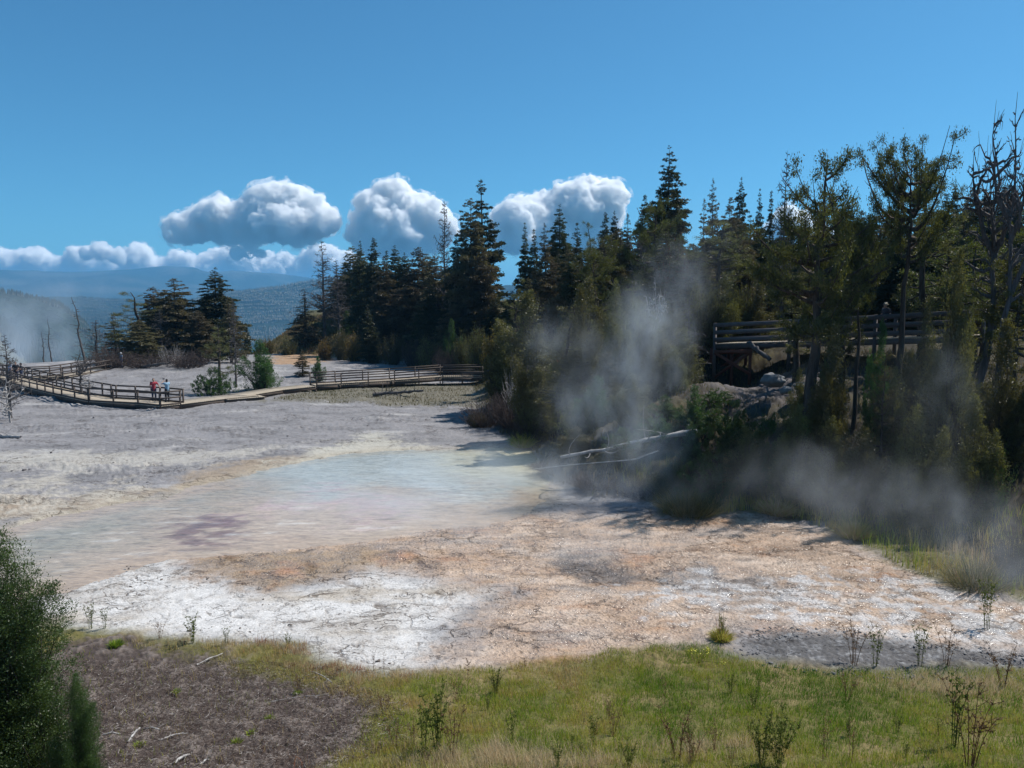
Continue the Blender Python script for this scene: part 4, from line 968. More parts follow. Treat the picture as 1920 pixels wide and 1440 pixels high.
# --- right: pines around the raised walkway
G4 = 'trees around the raised walkway on the right'
RGT = [('pinefront', 1535, 286, 30.5, 215, 'big pine with spreading boughs in front of the walkway'), ('dead', 1476, 284, 46, 60, 'bare-topped tree left of the big spreading pine'), ('pinetwin', 1600, 330, 33, 120, 'pine crown leaning right behind the big spreading pine'),
 ('pinehigh', 1700, 252, 31, 140, 'tall pine with a leaning grey trunk right of the hiker'), ('pinehigh', 1618, 385, 31.5, 80, 'thin pine with a straight trunk left of the hiker'), ('pinetall', 1745, 300, 36, 120, 'ragged pine behind the leaning trunk'),
 ('juniper', 1570, 612, 27.8, 120, 'yellow-green juniper below the walkway'), ('jungreen', 1655, 600, 29.5, 60, 'small juniper at the foot of the leaning trunk'), ('juniper', 1800, 470, 26.5, 120, 'tall speckled juniper column right of the walkway'), ('juniper', 1740, 560, 29, 90, 'shaded juniper beside the walkway right end'),
 ('jungreen', 1300, 722, 32, 80, 'bright green bush above the fallen white trunk'), ('jungreen', 1250, 740, 33, 70, 'green bush left of the brightest one above the fallen trunk'), ('junlow', 1370, 752, 30.5, 150, 'spreading green juniper below the walkway braces'), ('junlow', 1440, 775, 29.6, 120, 'dim low juniper below the boulders'),
 ('olishrub', 1270, 850, 29.2, 60, 'small pale olive shrub under the fallen trunk'), ('olishrub', 1180, 815, 31, 90, 'grey-olive shrub behind the fallen trunk'), ('gnarl', 1868, 222, 31, 130, 'big gnarled dead tree near the right edge'), ('gnarl', 1905, 172, 29, 110, 'tallest gnarled dead tree at the right edge'),
 ('pinetwin', 1850, 400, 34, 170, 'dense pine around the gnarled dead trees'), ('pinetwin', 1790, 420, 38, 150, 'olive pine left of the gnarled dead trees'), ('pine', 1910, 470, 30, 170, 'dark pine filling the right edge'), ('juniper', 1890, 600, 26, 150, 'shaded juniper at the right edge'), ('juniper', 1440, 590, 44.5, 70, 'dim juniper hanging over the walkway rail'),
 ('pinetall', 1500, 470, 36, 110, 'dark pine behind the big spreading pine'), ('pinetall', 1660, 660, 27.6, 60, 'bare-stemmed dim pine on the dark slope'), ('juniper', 1500, 760, 27.6, 120, 'black-green juniper at the shaded foot of the slope'), ('juniper', 1620, 800, 26.5, 120, 'shadowed juniper at the foot of the leaning thin trunk'),
 ('juniper', 1720, 760, 24.8, 120, 'shadowed juniper on the right foot of the slope'), ('juniper', 1830, 740, 24, 130, 'dark juniper clump above the grey bank at right'), ('juniper', 1400, 800, 28.6, 110, 'black-green juniper behind the tan grass'), ('junlow', 1330, 850, 28.9, 120, 'low dark bush in steam behind the tan grass'),
 ('pinetall', 1790, 640, 27.5, 90, 'dim ragged pine right of the shaded slope'), ('bareshrub', 1905, 960, 20.3, 90, 'reddish bare shrub at the right edge by the stream'), ('bareshrub', 1120, 880, 30, 130, 'bare tangle hanging over the steaming pool edge'), ('bareshrub', 1040, 860, 33, 110, 'bare scrub on the pool shore'), ('bareshrub', 1200, 900, 29.2, 110, 'dark bare scrub in the thickest steam'),
 ('bareshrub', 915, 735, 45.5, 110, 'grey bare scrub at the left tip of the wood'), ('bareshrub', 965, 720, 44, 120, 'second bare thicket from the left tip of the wood'), ('bareshrub', 1000, 770, 40, 100, 'dark bare thicket where the wood meets the pool'), ('paleshrub', 975, 660, 45, 70, 'pale bare shrub below the broad olive juniper'),
 ('olishrub', 1030, 700, 41, 110, 'dusty olive shrub above the pool shore'), ('olishrub', 1090, 740, 36, 110, 'misty olive shrub left of the fallen trunk'), ('grnshrub', 1630, 905, 26.6, 46, 'small bright green shrub in front of the dark foot of the slope'), ('grnshrub', 1670, 850, 26.8, 90, 'pale green shrub under the thin trunk'), ('grnshrub', 1860, 840, 24, 80, 'yellow-green shrub above the grey bank'),
 ('olishrub', 895, 770, 45.5, 46, 'ochre shrub at the very tip of the wood'), ('gnarlpale', 1230, 520, 44, 60, 'white bare branches catching light in the steam')]
RGT += [('juniper', 1262, 650, 36, 70, 'olive juniper left of the walkway braces'), ('juniper', 1185, 700, 33.5, 90, 'dusty juniper above the middle of the fallen trunk'), ('jungreen', 1120, 705, 36, 90, 'dark green juniper above the left half of the fallen trunk'), ('juniper', 1080, 800, 33.5, 80, 'low juniper between the pool shore and the fallen trunk'), ('junlow', 1165, 800, 31.6, 90, 'spreading juniper behind the fallen trunk'),
 ('junlow', 1230, 775, 31.8, 90, 'spreading juniper at the bright end of the fallen trunk'), ('jungreen', 1300, 800, 30.3, 80, 'green bush in front of the fallen trunk end'), ('junlow', 1340, 765, 32.5, 90, 'spreading juniper left of the pale rocks'), ('juniper', 1010, 690, 40, 90, 'olive juniper above the dark thicket'), ('olishrub', 1250, 880, 29.3, 90, 'brown-olive scrub under the fallen trunk'), ('bareshrub', 1300, 860, 29.4, 90, 'dark bare scrub right of the small pale shrub'),
 ('junlow', 1345, 728, 34, 80, 'spreading juniper covering the left of the pale rocks'), ('juniper', 1500, 690, 31, 70, 'small juniper right of the boulders'), ('jungreen', 1545, 680, 29, 90, 'deep green juniper at the foot of the big spreading pine'), ('juniper', 1680, 690, 28, 90, 'mottled juniper below the walkway right half'), ('juniper', 1560, 780, 26.9, 110, 'dark juniper in the shade left of the leaning thin trunk'), ('juniper', 1770, 800, 24.4, 110, 'black-green juniper on the right foot of the slope')]
for k, px, tp, Y, w, lb in RGT: plant(k, px, tp, Y, lb, w * 1.1, G4)
# --- the crowded wood behind
rng = np.random.default_rng(31)
sky_x = [940, 1020, 1100, 1180, 1300, 1400, 1500, 1600, 1700, 1800, 1900, 2000, 2150, 2300]; sky_y = [560, 470, 440, 420, 420, 400, 400, 380, 370, 345, 345, 350, 360, 360]
for i in range(86):
    px = 960 + (i * 0.618034 % 1) * 1250; Y = rng.uniform(46, 78) if px > 1150 else rng.uniform(58, 80)
    tp = np.interp(px, sky_x, sky_y) + abs(rng.normal()) * 30
    plant(['fir', 'firbrown', 'firnarrow', 'firbrown', 'pinetall', 'fir'][i % 6], px, tp, Y, 'one of the many crowded dark conifers deep in the wood behind the raised walkway', rng.uniform(58, 100) * 60 / Y, 'crowded conifers deep in the wood')
for i in range(34):
    px = 1010 + (i * 0.618034 % 1) * 1150; Y = rng.uniform(37, 46)
    if 1290 < px < 1800: Y = rng.uniform(44.5, 49)
    plant(['juniper', 'pinetall', 'juniper', 'olishrub'][i % 4], px, rng.uniform(500, 620), Y, 'one of the undergrowth junipers and young pines filling the slope between the taller trees', rng.uniform(80, 130) * 40 / Y, 'undergrowth on the wooded slope')
# --- near juniper at the lower left corner
kind('nearjun', gen_juniper, foliage_mat('near_juniper_sprays', (0.022, 0.050, 0.018), (0.095, 0.155, 0.042), 0.36), BARK, 1, H_=3.6, Rm=1.15, plumes=900, leaf=0.023, per=330, point=0.5, stems=5, lobes=11, ragged=0.3)
NAMES['nearjun'] = 'juniper_tree'
plant('nearjun', -10, 1000, 8.6, 'near green juniper filling the lower left corner', 350, rz=0.5)
plant('nearjun', 140, 1265, 8.3, 'smaller juniper sprig clump right of the near corner juniper', 120)

# ------------------------------------------------------------------ boardwalks
def boxes(L):
    """L: list of (centre, xdir, ydir, size xyz) -> V,F"""
    Vs = []; s8 = np.array([[sx, sy, sz] for sz in (-.5, .5) for sy in (-.5, .5) for sx in (-.5, .5)])
    for c, xd, yd, sz in L:
        xd = nrm(np.array(xd, float)); yd = np.array(yd, float); yd = nrm(yd - xd * np.dot(xd, yd)); zd = np.cross(xd, yd)
        Vs.append(np.array(c) + (s8 * np.array(sz)) @ np.stack([xd, yd, zd]))
    n = len(L); f = np.array([[0, 2, 3, 1], [4, 5, 7, 6], [0, 1, 5, 4], [2, 6, 7, 3], [0, 4, 6, 2], [1, 3, 7, 5]])
    return np.concatenate(Vs), (np.arange(n)[:, None, None] * 8 + f[None]).reshape(-1, 4)
DECKM = wood_mat('pale_worn_deck_boards', (0.34, 0.28, 0.21), (0.50, 0.43, 0.34))
RAILM = wood_mat('dark_weathered_rail', (0.060, 0.047, 0.040), (0.125, 0.10, 0.085))
GREYM = wood_mat('silvery_plank', (0.085, 0.074, 0.072), (0.17, 0.15, 0.145))
REDM = wood_mat('reddish_timber', (0.10, 0.038, 0.026), (0.19, 0.075, 0.05))
def beam(a, b, w, h):
    a = np.array(a, float); b = np.array(b, float); d = b - a; L = np.linalg.norm(d)
    up = np.array([0, 0, 1.0]) if abs(d[2]) < 0.9 * L else np.array([0, 1.0, 0])
    return ((a + b) / 2, d, np.cross(up, d), (L, w, h))
def bm_obj(name, L, mat, parent, tint=None, bevel=0.0):
    V, Fq = boxes(L); rg = np.random.default_rng(len(L) + int(abs(V[0, 0]) * 10))
    me = mesh_np(name, V, Fq, tint=np.repeat(rg.random(len(L)), 8), mat=mat); return link(name, me, parent)
def boardwalk(label, P, width, sides, spacing=1.9, group=None, railh=0.98, railm=None, levels=(0.92, 0.52), rw=(0.045, 0.10), rng_=None, postw=0.085, curb=True, deckm=None, cat='boardwalk', railfrom=0.0, railto=1e9):
    """P: near-edge deck points (3D); sides: which edges carry a railing ('n','f')"""
    railm = railm or RAILM; deckm = deckm or DECKM
    P = [np.array(p, float) for p in P]; e = bpy.data.objects.new('boardwalk', None); col.objects.link(e); e.location = (0, 0, 0); tag(e, label, cat, group)
    # offsets at each point (mitred) towards the far side
    offs = []
    for i in range(len(P)):
        ds = []
        if i > 0: ds.append(nrm(P[i] - P[i - 1]))
        if i < len(P) - 1: ds.append(nrm(P[i + 1] - P[i]))
        d = nrm(sum(ds)); n = nrm(np.array([-d[1], d[0], 0])); 
        if n[1] < 0: n = -n
        c = np.dot(d, ds[0]); offs.append(n * width / max(c, 0.6))
    planks = []; edge = []; posts = []; rails = {}; piers = []; acc = 0
    for i in range(len(P) - 1):
        a, b = P[i], P[i + 1]; oa, ob = offs[i], offs[i + 1]; L = np.linalg.norm(b - a); n = max(2, int(L / 0.155)); d = (b - a) / L
        for k in range(n):
            t = (k + 0.5) / n; c0 = a + (b - a) * t; o = oa * (1 - t) + ob * t
            planks.append((c0 + o / 2, d, o, (L / n - 0.014, np.linalg.norm(o) + 0.1, 0.045)))
        for o0, o1 in ((oa * 0, ob * 0), (oa, ob)):
            edge.append(beam(a + o0 - [0, 0, 0.145], b + o1 - [0, 0, 0.145], 0.05, 0.24))
        m_ = max(1, round(L / spacing))
        for k in range(m_ + (1 if i == len(P) - 2 else 0)):
            t = k / m_; s_ = acc + L * t
            for sd, o in (('n', 0.0), ('f', 1.0)):
                q = a + (b - a) * t + (oa * (1 - t) + ob * t) * o; gz = H1(q[0], q[1]) - 0.15
                if sd in sides and railfrom <= s_ <= railto: posts.append(([q[0], q[1], min(gz, q[2] - 0.3)], [q[0], q[1], q[2] + railh], d))
                elif q[2] - gz > 0.3: piers.append((np.array([q[0], q[1], (gz + q[2] - 0.27) / 2]), d, (0, 1, 0) if abs(d[1]) < .9 else (1, 0, 0), (postw * 1.3, postw * 1.3, q[2] - 0.27 - gz)))
        for sd, o0, o1 in (('n', oa * 0, ob * 0), ('f', oa, ob)):
            if sd in sides and acc + L > railfrom and acc < railto:
                t0 = max(0, (railfrom - acc) / L); t1 = min(1, (railto - acc) / L)
                aa = a + o0 + (b + o1 - a - o0) * t0; bb = a + o0 + (b + o1 - a - o0) * t1; off = nrm(np.cross(d, [0, 0, 1])) * (0.08 if sd == 'n' else -0.08)
                for li, lv in enumerate(levels): rails.setdefault((sd, li), []).append(beam(aa + off + [0, 0, lv], bb + off + [0, 0, lv], rw[0], rw[1]))
                if curb: rails.setdefault((sd, 'c'), []).append(beam(aa + [0, 0, 0.08], bb + [0, 0, 0.08], 0.09, 0.09))
        acc += L
    bm_obj('deck', planks, deckm, e); bm_obj('deck_beam', edge, railm, e)
    for a, b, d in posts[:100]:
        a = np.array(a); b = np.array(b); bm_obj('post', [((a + b) / 2, d * [1, 1, 0], np.cross([0, 0, 1], d), (postw, postw, b[2] - a[2]))], railm, e)
    for k, L in rails.items(): bm_obj('curb' if k[1] == 'c' else 'rail', L, railm, e)
    if piers: bm_obj('pier', piers, railm, e)
    return e
def on(px, py, z):           # point of the level z seen at (px,py)
    p0 = at(px, py, 1.0) - CAM; return CAM + p0 * ((z - CAM[2]) / p0[2])
BW = 'boardwalks on the terrace'
boardwalk('long railed boardwalk sloping down from the left edge to the bend with the two visitors', [on(-130, 697, .75), on(0, 713, .6), on(56, 729, .42), on(116, 743, .35), on(166, 753, .30)], 1.9, 'nf', 1.75, BW)
boardwalk('short railed boardwalk bend where the couple stands', [on(168, 753.2, .30), on(259, 758, .30), on(300, 762, .28)], 1.9, 'nf', 1.7, BW)
boardwalk('low unrailed boardwalk running right from the bend to the wide landing', [on(301, 762, .28), on(338, 758, .28), on(420, 748, .28), on(485, 741.5, .3)], 1.9, 'n', 1.9, BW, railto=1.4)
boardwalk('square wooden landing at the kink of the low boardwalk', [on(425, 749.5, .22), on(496, 744, .22)], 2.3, '', 1.9, BW)
boardwalk('narrow low boardwalk between the landing and the railed ramp', [on(462, 742, .32), on(530, 731, .32), on(592, 724.5, .35)], 1.7, '', 1.9, BW)
boardwalk('railed boardwalk ramp crossing the grass in front of the middle clump', [on(594, 724, .35), on(640, 721.5, .35), on(740, 715.5, .42), on(830, 708.5, .6), on(905, 708, .6)], 1.9, 'nf', 2.3, BW)
boardwalk('further railed boardwalk leading back to the foot of the left clump', [on(-40, 716, .25), on(52, 711.5, .25), on(118, 708, .25), on(170, 700, .3), on(222, 689.5, .4)], 1.9, 'nf', 2.1, BW)
# raised walkway on the wooded slope
WP = [at(1340, 645, 42), at(1480, 641, 39.5), at(1640, 636, 36), at(1815, 630, 33.3)]
rw_ = boardwalk('raised timber walkway with wide board railings among the pines', WP, 2.0, 'nf', 2.9, None, railh=1.1, railm=GREYM, levels=(0.98, 0.60, 0.22), rw=(0.045, 0.21), postw=0.13, curb=False, cat='raised walkway')
a0, a1 = WP[0], WP[0] + (WP[1] - WP[0]) * 0.5
for o in (0.0, 1.6):
    sh = np.array([0.15 * o, o, 0]); za = H1(*(a0 + sh)[:2]) - .2; zb = H1(*(a1 + sh)[:2]) - .2; za = min(za, a0[2] - 1.7)
    bm_obj('brace', [beam(a0 + sh + [0, -.1, -.45], [a1[0] + sh[0], a1[1] + sh[1] - .1, a1[2] - 1.6], .06, .15)], REDM, rw_)
    bm_obj('brace', [beam(a1 + sh + [0, -.04, -.45], [a0[0] + sh[0], a0[1] + sh[1] - .04, a0[2] - 1.75], .06, .15)], REDM, rw_)
    for t in (0.0, 0.5, 1.0):
        q = a0 + (a1 - a0) * t + sh; bm_obj('support_post', [beam([q[0], q[1] + .05, q[2] - 2.4], [q[0], q[1] + .05, q[2] - .3], .13, .13)], REDM, rw_)
bm_obj('cross_beam', [beam(a0 + [0, -.06, -.42], a1 + [0, -.06, -.42], .08, .2)], REDM, rw_)
fe = bpy.data.objects.new('fence', None); col.objects.link(fe); tag(fe, 'short two-rail timber fence on top of the bank right of the big firs', 'fence')
FP = [at(866, 606, 70), at(905, 604, 68), at(945, 602, 66)]
for p in FP: p[2] = H1(p[0], p[1]) + .9
for p in FP: bm_obj('post', [beam([p[0], p[1], H1(p[0], p[1]) - .2], [p[0], p[1], H1(p[0], p[1]) + 1.05], .12, .12)], RAILM, fe)
for dz in (0.0, -.45): bm_obj('rail', [beam(FP[i] + [0, -.09, dz], FP[i + 1] + [0, -.09, dz], .05, .14) for i in (0, 1)], RAILM, fe)

# ------------------------------------------------------------------ fallen wood, boulders
def log(name, label, pts, r, mat, cat='fallen log', nb=0, seed=0, group=None, bl=0.9):
    rg = np.random.default_rng(seed); pts = np.array(pts, float); t = np.linspace(0, 1, 12)
    q = np.stack([np.interp(t, np.linspace(0, 1, len(pts)), pts[:, k]) for k in range(3)], -1) + rg.normal(size=(12, 3)) * r[0] * 0.16
    parts = [tube(q, np.linspace(r[0], r[1], 12) * (1 + rg.normal(size=12) * 0.12), 8)]
    if nb:
        i = rg.integers(1, 11, nb); o = nrm(rg.normal(size=(nb, 3)) + np.array([0, -0.2, 0.7])); L = rg.uniform(0.4, 1.2, nb)[:, None] * bl
        parts.append(tubes(bez(q[i], q[i] + o * L * .5 + rg.normal(size=(nb, 3)) * .15 * bl, q[i] + o * L + rg.normal(size=(nb, 3)) * .2 * bl, 6), np.linspace(r[1] * .5, r[1] * .15, 6)[None].repeat(nb, 0), 4))
    V, Fq = merge(parts); c = V.mean(0); o = link(name, mesh_np(name, V - c, Fq, smooth=True, mat=mat), loc=tuple(c)); tag(o, label, cat, group); return o
log('fallen_log', 'long bleached fallen trunk lying across the misty pool edge', [at(1305, 808, 31.2), at(1220, 822, 31), at(1120, 846, 30.8), at(1050, 858, 31)], (.12, .05), PALEW, nb=9, seed=3, bl=1.3)
log('fallen_log', 'second thinner pale branch below the bleached fallen trunk', [at(1235, 845, 30), at(1190, 862, 30), at(1060, 872, 31), at(1000, 880, 32)], (.028, .015), PALEW, nb=4, seed=5, bl=.8)
log('fallen_log', 'broken grey log propped against the raised walkway deck', [at(1403, 642, 40.5), at(1420, 656, 40), at(1444, 674, 39.3)], (.13, .10), DEADW, nb=0, seed=6)
log('fallen_log', 'dark fallen log with raised stubs in the grass before the railed ramp', [np.append(gp(700, 60), .15), np.append(gp(745, 60.5), .25), np.append(gp(795, 60), .45)], (.16, .08), DEADW, nb=14, seed=7)
log('fallen_log', 'thin dark fallen branch left of the stubbed log', [np.append(gp(625, 66), .0), np.append(gp(690, 65), .25)], (.08, .04), DEADW, nb=8, seed=8)
log('fallen_log', 'dark log lying across the ground under the left clump', [np.append(gp(270, 79), .6), np.append(gp(325, 78), 1.1)], (.16, .08), DEADW, nb=10, seed=9)
log('fallen_log', 'short thick grey log by the gnarled tree at the left edge', [np.append(gp(-10, 42), .1), np.append(gp(38, 41.5), .1)], (.10, .07), PALEW, nb=3, seed=10)
for i, (x0, y0, x1, y1, r, lb) in enumerate([(368, 1250, 418, 1228, .018, 'curved white stick lying on the dark soil near the grass'), (192, 1382, 226, 1380, .016, 'short grey stick beside the near juniper'), (240, 1395, 262, 1368, .02, 'forked pale stick on the dark soil'), (300, 1391, 352, 1378, .012, 'thin bent twig on the soil below the forked stick'),
        (325, 1436, 356, 1418, .022, 'bleached stick at the bottom edge of the soil'), (375, 1438, 392, 1428, .016, 'small bleached stick at the bottom right of the longer one'), (585, 1262, 622, 1282, .012, 'straw-pale stick in the dry grass'), (270, 1370, 300, 1372, .015, 'small pale stick beside the forked stick'), (500, 1320, 620, 1305, .006, 'long thin pale stem lying across the soil')]):
    a = ground_at(x0, y0); b = ground_at(x1, y1); mid = (a + b) / 2 + np.array([0, 0.03, 0.05]); log('stick', lb, [a + [0, 0, .03], mid, b + [0, 0, .03]], (r, r * .6), PALEW, 'stick', 3, 20 + i, bl=.14)
ROCKM = plain_mat('pale_lichened_rock', (0.19, 0.19, 0.19), 0.9, 0.5, 3)
def boulder(px, py, Y, r, label, seed, sq=0.7):
    V, Fa = ico(4); n = vn3(*(V * 1.6 + seed * 7.3).T, seed=seed) * 0.35 + vn3(*(V * 4 + seed).T, seed=seed) * 0.12
    V = V * (1 + n)[:, None] * np.array([1.2, 1, sq]) * r; p = at(px, py, Y); o = link('boulder', mesh_np('boulder', V, Fa, smooth=True, mat=ROCKM), loc=tuple(p)); tag(o, label, 'boulder', 'boulders below the raised walkway'); return o
boulder(1450, 712, 34, .42, 'large grey boulder below the raised walkway, leftmost', 1)
boulder(1505, 725, 33.5, .28, 'smaller grey boulder right of the large one', 2)
boulder(1475, 732, 33, .22, 'little boulder between the two larger ones', 3)
def scatter_rocks(name, label, poly_pts, n, rmin, rmax, mat, seed, kindv='stuff', cat='stones', test=None):
    rg = np.random.default_rng(seed); x0, y0, x1, y1 = poly_pts; X = rg.uniform(x0, x1, n * 3); Y = rg.uniform(y0, y1, n * 3); k = test(X, Y); X, Y = X[k][:n], Y[k][:n]; n = len(X)
    V0, F0 = ico(1); sc_ = rmin + (rmax - rmin) * rg.random(n) ** 4
    V = V0[None] * (1 + rg.normal(size=(n, len(V0), 1)) * 0.2) * sc_[:, None, None] * rg.uniform(0.6, 1.3, (n, 1, 3)) * np.array([1.2, 1.2, .6]) + np.stack([X, Y, H(X, Y) + sc_ * .2], -1)[:, None]
    Fq = (np.arange(n)[:, None, None] * len(V0) + F0[None]).reshape(-1, 3); o = link(name, mesh_np(name, V.reshape(-1, 3), Fq, tint=np.repeat(rg.random(n), len(V0)), mat=mat)); tag(o, label, cat, kind=kindv)
scatter_rocks('pebbles', 'grey pebbles and crumbs on the gravel patch by the stream', (3, 14, 16, 19), 7000, .006, .035, plain_mat('grey_gravel', (0.16, 0.155, 0.155), .9, .6, 9), 3, test=lambda X, Y: sdist(X, Y, GRAV) > -.3 + 0 * X)
scatter_rocks('crust_fragments', 'dark crumbs of crust scattered over the grey terrace', (-34, 30, 4, 62), 900, .015, .07, plain_mat('dark_crust', (0.12, 0.11, 0.11), .9, .5, 9), 4, test=lambda X, Y: (sdist(X, Y, POOL) < -.6) & (H(X, Y) < .6) & (fbm(X * .3, Y * .5, 4, 55) > .2))
scatter_rocks('crust_fragments', 'small dark crumbs on the white crust near the grass', (-11, 15, 2, 23), 700, .006, .045, plain_mat('brown_crust', (0.16, 0.13, 0.11), .9, .5, 9), 5, test=lambda X, Y: (sdist(X, Y, WHITE) > 0) & (fbm(X * .6, Y * .9, 4, 56) > .2))

# ------------------------------------------------------------------ grass, litter, weeds
def blades(name, label, X, Y, h, lean, wid, tint, mat, seed, cat='grass', zoff=0.0):
    rg = np.random.default_rng(seed); n = len(X); Z = H(X, Y) + zoff - .01
    a = rg.uniform(0, 6.283, n); ld = np.stack([np.cos(a), np.sin(a), 0 * a], -1) * (lean * rg.uniform(.3, 1.2, n) * h)[:, None]
    b = rg.uniform(0, 6.283, n); w = np.stack([np.cos(b), np.sin(b), 0 * b], -1) * wid * rg.uniform(.6, 1.3, n)[:, None]
    B = np.stack([X, Y, Z], -1); up = np.array([0, 0, 1.0])
    V = np.stack([B - w, B + w, B + ld * .35 + up * (h * .6)[:, None] + w * .7, B + ld * .35 + up * (h * .6)[:, None] - w * .7, B + ld + up * h[:, None] * .98], 1).reshape(-1, 3)
    k = np.arange(n)[:, None] * 5
    o = link(name, mesh_np(name, V, [k + np.array([0, 1, 2, 3]), k + np.array([3, 2, 4])], tint=np.repeat(tint, 5), mat=mat)); tag(o, label, cat, kind='stuff'); return o
def grass_mat(name, stops, trans=0.35):
    m_, nt = mat_new(name); N = NT(nt); a = N.n('ShaderNodeAttribute', attribute_name='tint').outputs['Fac']; c = N.ramp(a, stops)
    d = N.n('ShaderNodeBsdfDiffuse'); t = N.n('ShaderNodeBsdfTranslucent'); N.l(c, d.inputs[0]); N.l(c, t.inputs[0]); mx = N.n('ShaderNodeMixShader'); mx.inputs[0].default_value = trans
    N.l(d.outputs[0], mx.inputs[1]); N.l(t.outputs[0], mx.inputs[2]); N.out(mx.outputs[0]); return m_
GM = grass_mat('mixed_grass', [(0.0, (0.11, 0.21, 0.022)), (0.3, (0.30, 0.36, 0.04)), (0.5, (0.43, 0.37, 0.085)), (0.72, (0.46, 0.32, 0.13)), (0.88, (0.62, 0.50, 0.32)), (1.0, (0.34, 0.13, 0.065))])
GMD = grass_mat('dull_grass', [(0.0, (0.06, 0.075, 0.025)), (0.4, (0.14, 0.13, 0.055)), (0.65, (0.20, 0.165, 0.085)), (0.85, (0.27, 0.20, 0.12)), (1.0, (0.22, 0.11, 0.06))])
rg = np.random.default_rng(8)
n = 420000; X = rg.uniform(-11.5, 12.5, n); Y = rg.uniform(8.6, 16.6, n)
k = (np.abs(X) < Y * .70 + .5); X, Y = X[k], Y[k]
sg = sdist(X, Y, FGRASS) + .35 * fbm(X * 1.2, Y * 1.2, 3, 301); ss = sdist(X, Y, SOIL) + 1.1 * fbm(X * .8, Y * .8, 4, 303)
f1 = fbm(X * .45, Y * .55, 4, 305); f2 = fbm(X * 2.2, Y * 2.2, 3, 307)
k = (sg > 0) & (rg.random(len(X)) < np.clip(1 - sstep(-.8, .5, ss), .04, 1) * np.clip(.75 + f2, .25, 1)); X, Y, sg, ss, f1, f2 = [q[k] for q in (X, Y, sg, ss, f1, f2)]
tn = .33 + f1 * .75 + f2 * .35 + rg.normal(size=len(X)) * .12 - .22 * sstep(.5, 3, X) * sstep(10.5, 12, Y) + .30 * sstep(1.0, 0.0, sg) * sstep(3, -3, X) + .18 * sstep(1, -4, X)
tn = tn + .25 * np.exp(-((X - 8.3) / 1.6) ** 2 - ((Y - 12.4) / 1.2) ** 2)
tan_ = 0
for q_, ra, rb in ((ground_at(925, 1425), 1.0, .55), (ground_at(1330, 1405), .8, .35), (ground_at(1780, 1290), 1.3, .6), (ground_at(1000, 1440), 1.4, .3)): tan_ = tan_ + np.exp(-((X - q_[0]) / ra) ** 2 - ((Y - q_[1]) / rb) ** 2) * (1 + 1.5 * f2)
tan_ = np.clip(tan_, 0, 1); tn = np.where(rg.random(len(X)) < tan_ * 1.1, .86, tn); tn = np.where((rg.random(len(X)) < .05), .95, tn)
blades('grass', 'short mixed green and straw grass on the foreground bank', X, Y, (.05 + .17 * rg.random(len(X)) ** 2) * (1 + .7 * f2) * (.8 + .5 * tan_), .55, .0035, np.clip(tn, 0, 1), GM, 9)
# sparse litter of needles and twigs on the dark soil
n = 46000; X = rg.uniform(-9, 1, n); Y = rg.uniform(8.6, 15.5, n); k = (sdist(X, Y, SOIL) + 1.0 * fbm(X, Y, 3, 311) > -.6); X, Y = X[k], Y[k]; n = len(X); Z = H(X, Y)
a = rg.uniform(0, 6.283, n); L = .015 + .12 * rg.random(n) ** 3; d = np.stack([np.cos(a) * L, np.sin(a) * L, rg.normal(size=n) * .2 * L], -1); b0 = np.stack([X, Y, Z + .03 + rg.random(n) * .03], -1)
V, Fq = tubes(np.stack([b0, b0 + d * .5 + rg.normal(size=(n, 3)) * .012, b0 + d], 1), np.full((n, 3), .0022) * rg.uniform(.6, 1.6, (n, 1)), 3)
LITM = grass_mat('litter', [(0, (0.05, 0.035, 0.03)), (.55, (0.12, 0.085, 0.07)), (.85, (0.30, 0.26, 0.23)), (1, (0.55, 0.51, 0.48))], 0.0)
tag(link('ground_litter', mesh_np('ground_litter', V, Fq, tint=np.repeat(rg.random(n) ** 1.6, 9), mat=LITM)), 'fine twigs and needle litter on the dark soil', 'litter', kind='stuff')
# meadow strip along the steaming bank
n = 60000; X = rg.uniform(3, 22, n); Y = rg.uniform(17, 31, n); sm = sdist(X, Y, MEADOW) + .5 * fbm(X * .7, Y * .7, 3, 321); sh_ = sdist(X, Y, HILL); k = (sm > .05) & (sh_ < 2.5) | ((sh_ > -.3) & (sh_ < 2) & (rg.random(n) < .3)) ; X, Y, sh_ = X[k], Y[k], sh_[k]
f = fbm(X * .5, Y * .5, 4, 323); f2 = fbm(X * 1.7, Y * 1.7, 3, 324); k = rg.random(len(X)) < np.clip(.5 + 1.2 * f2, .1, 1); X, Y, f, f2 = X[k], Y[k], f[k], f2[k]
blades('grass', 'olive and straw grass along the steaming right bank', X, Y, rg.uniform(.15, .5, len(X)) * (1 + f2), .35, .008, np.clip(.5 + f * .8 + rg.normal(size=len(X)) * .13, 0, .92), GM, 11)
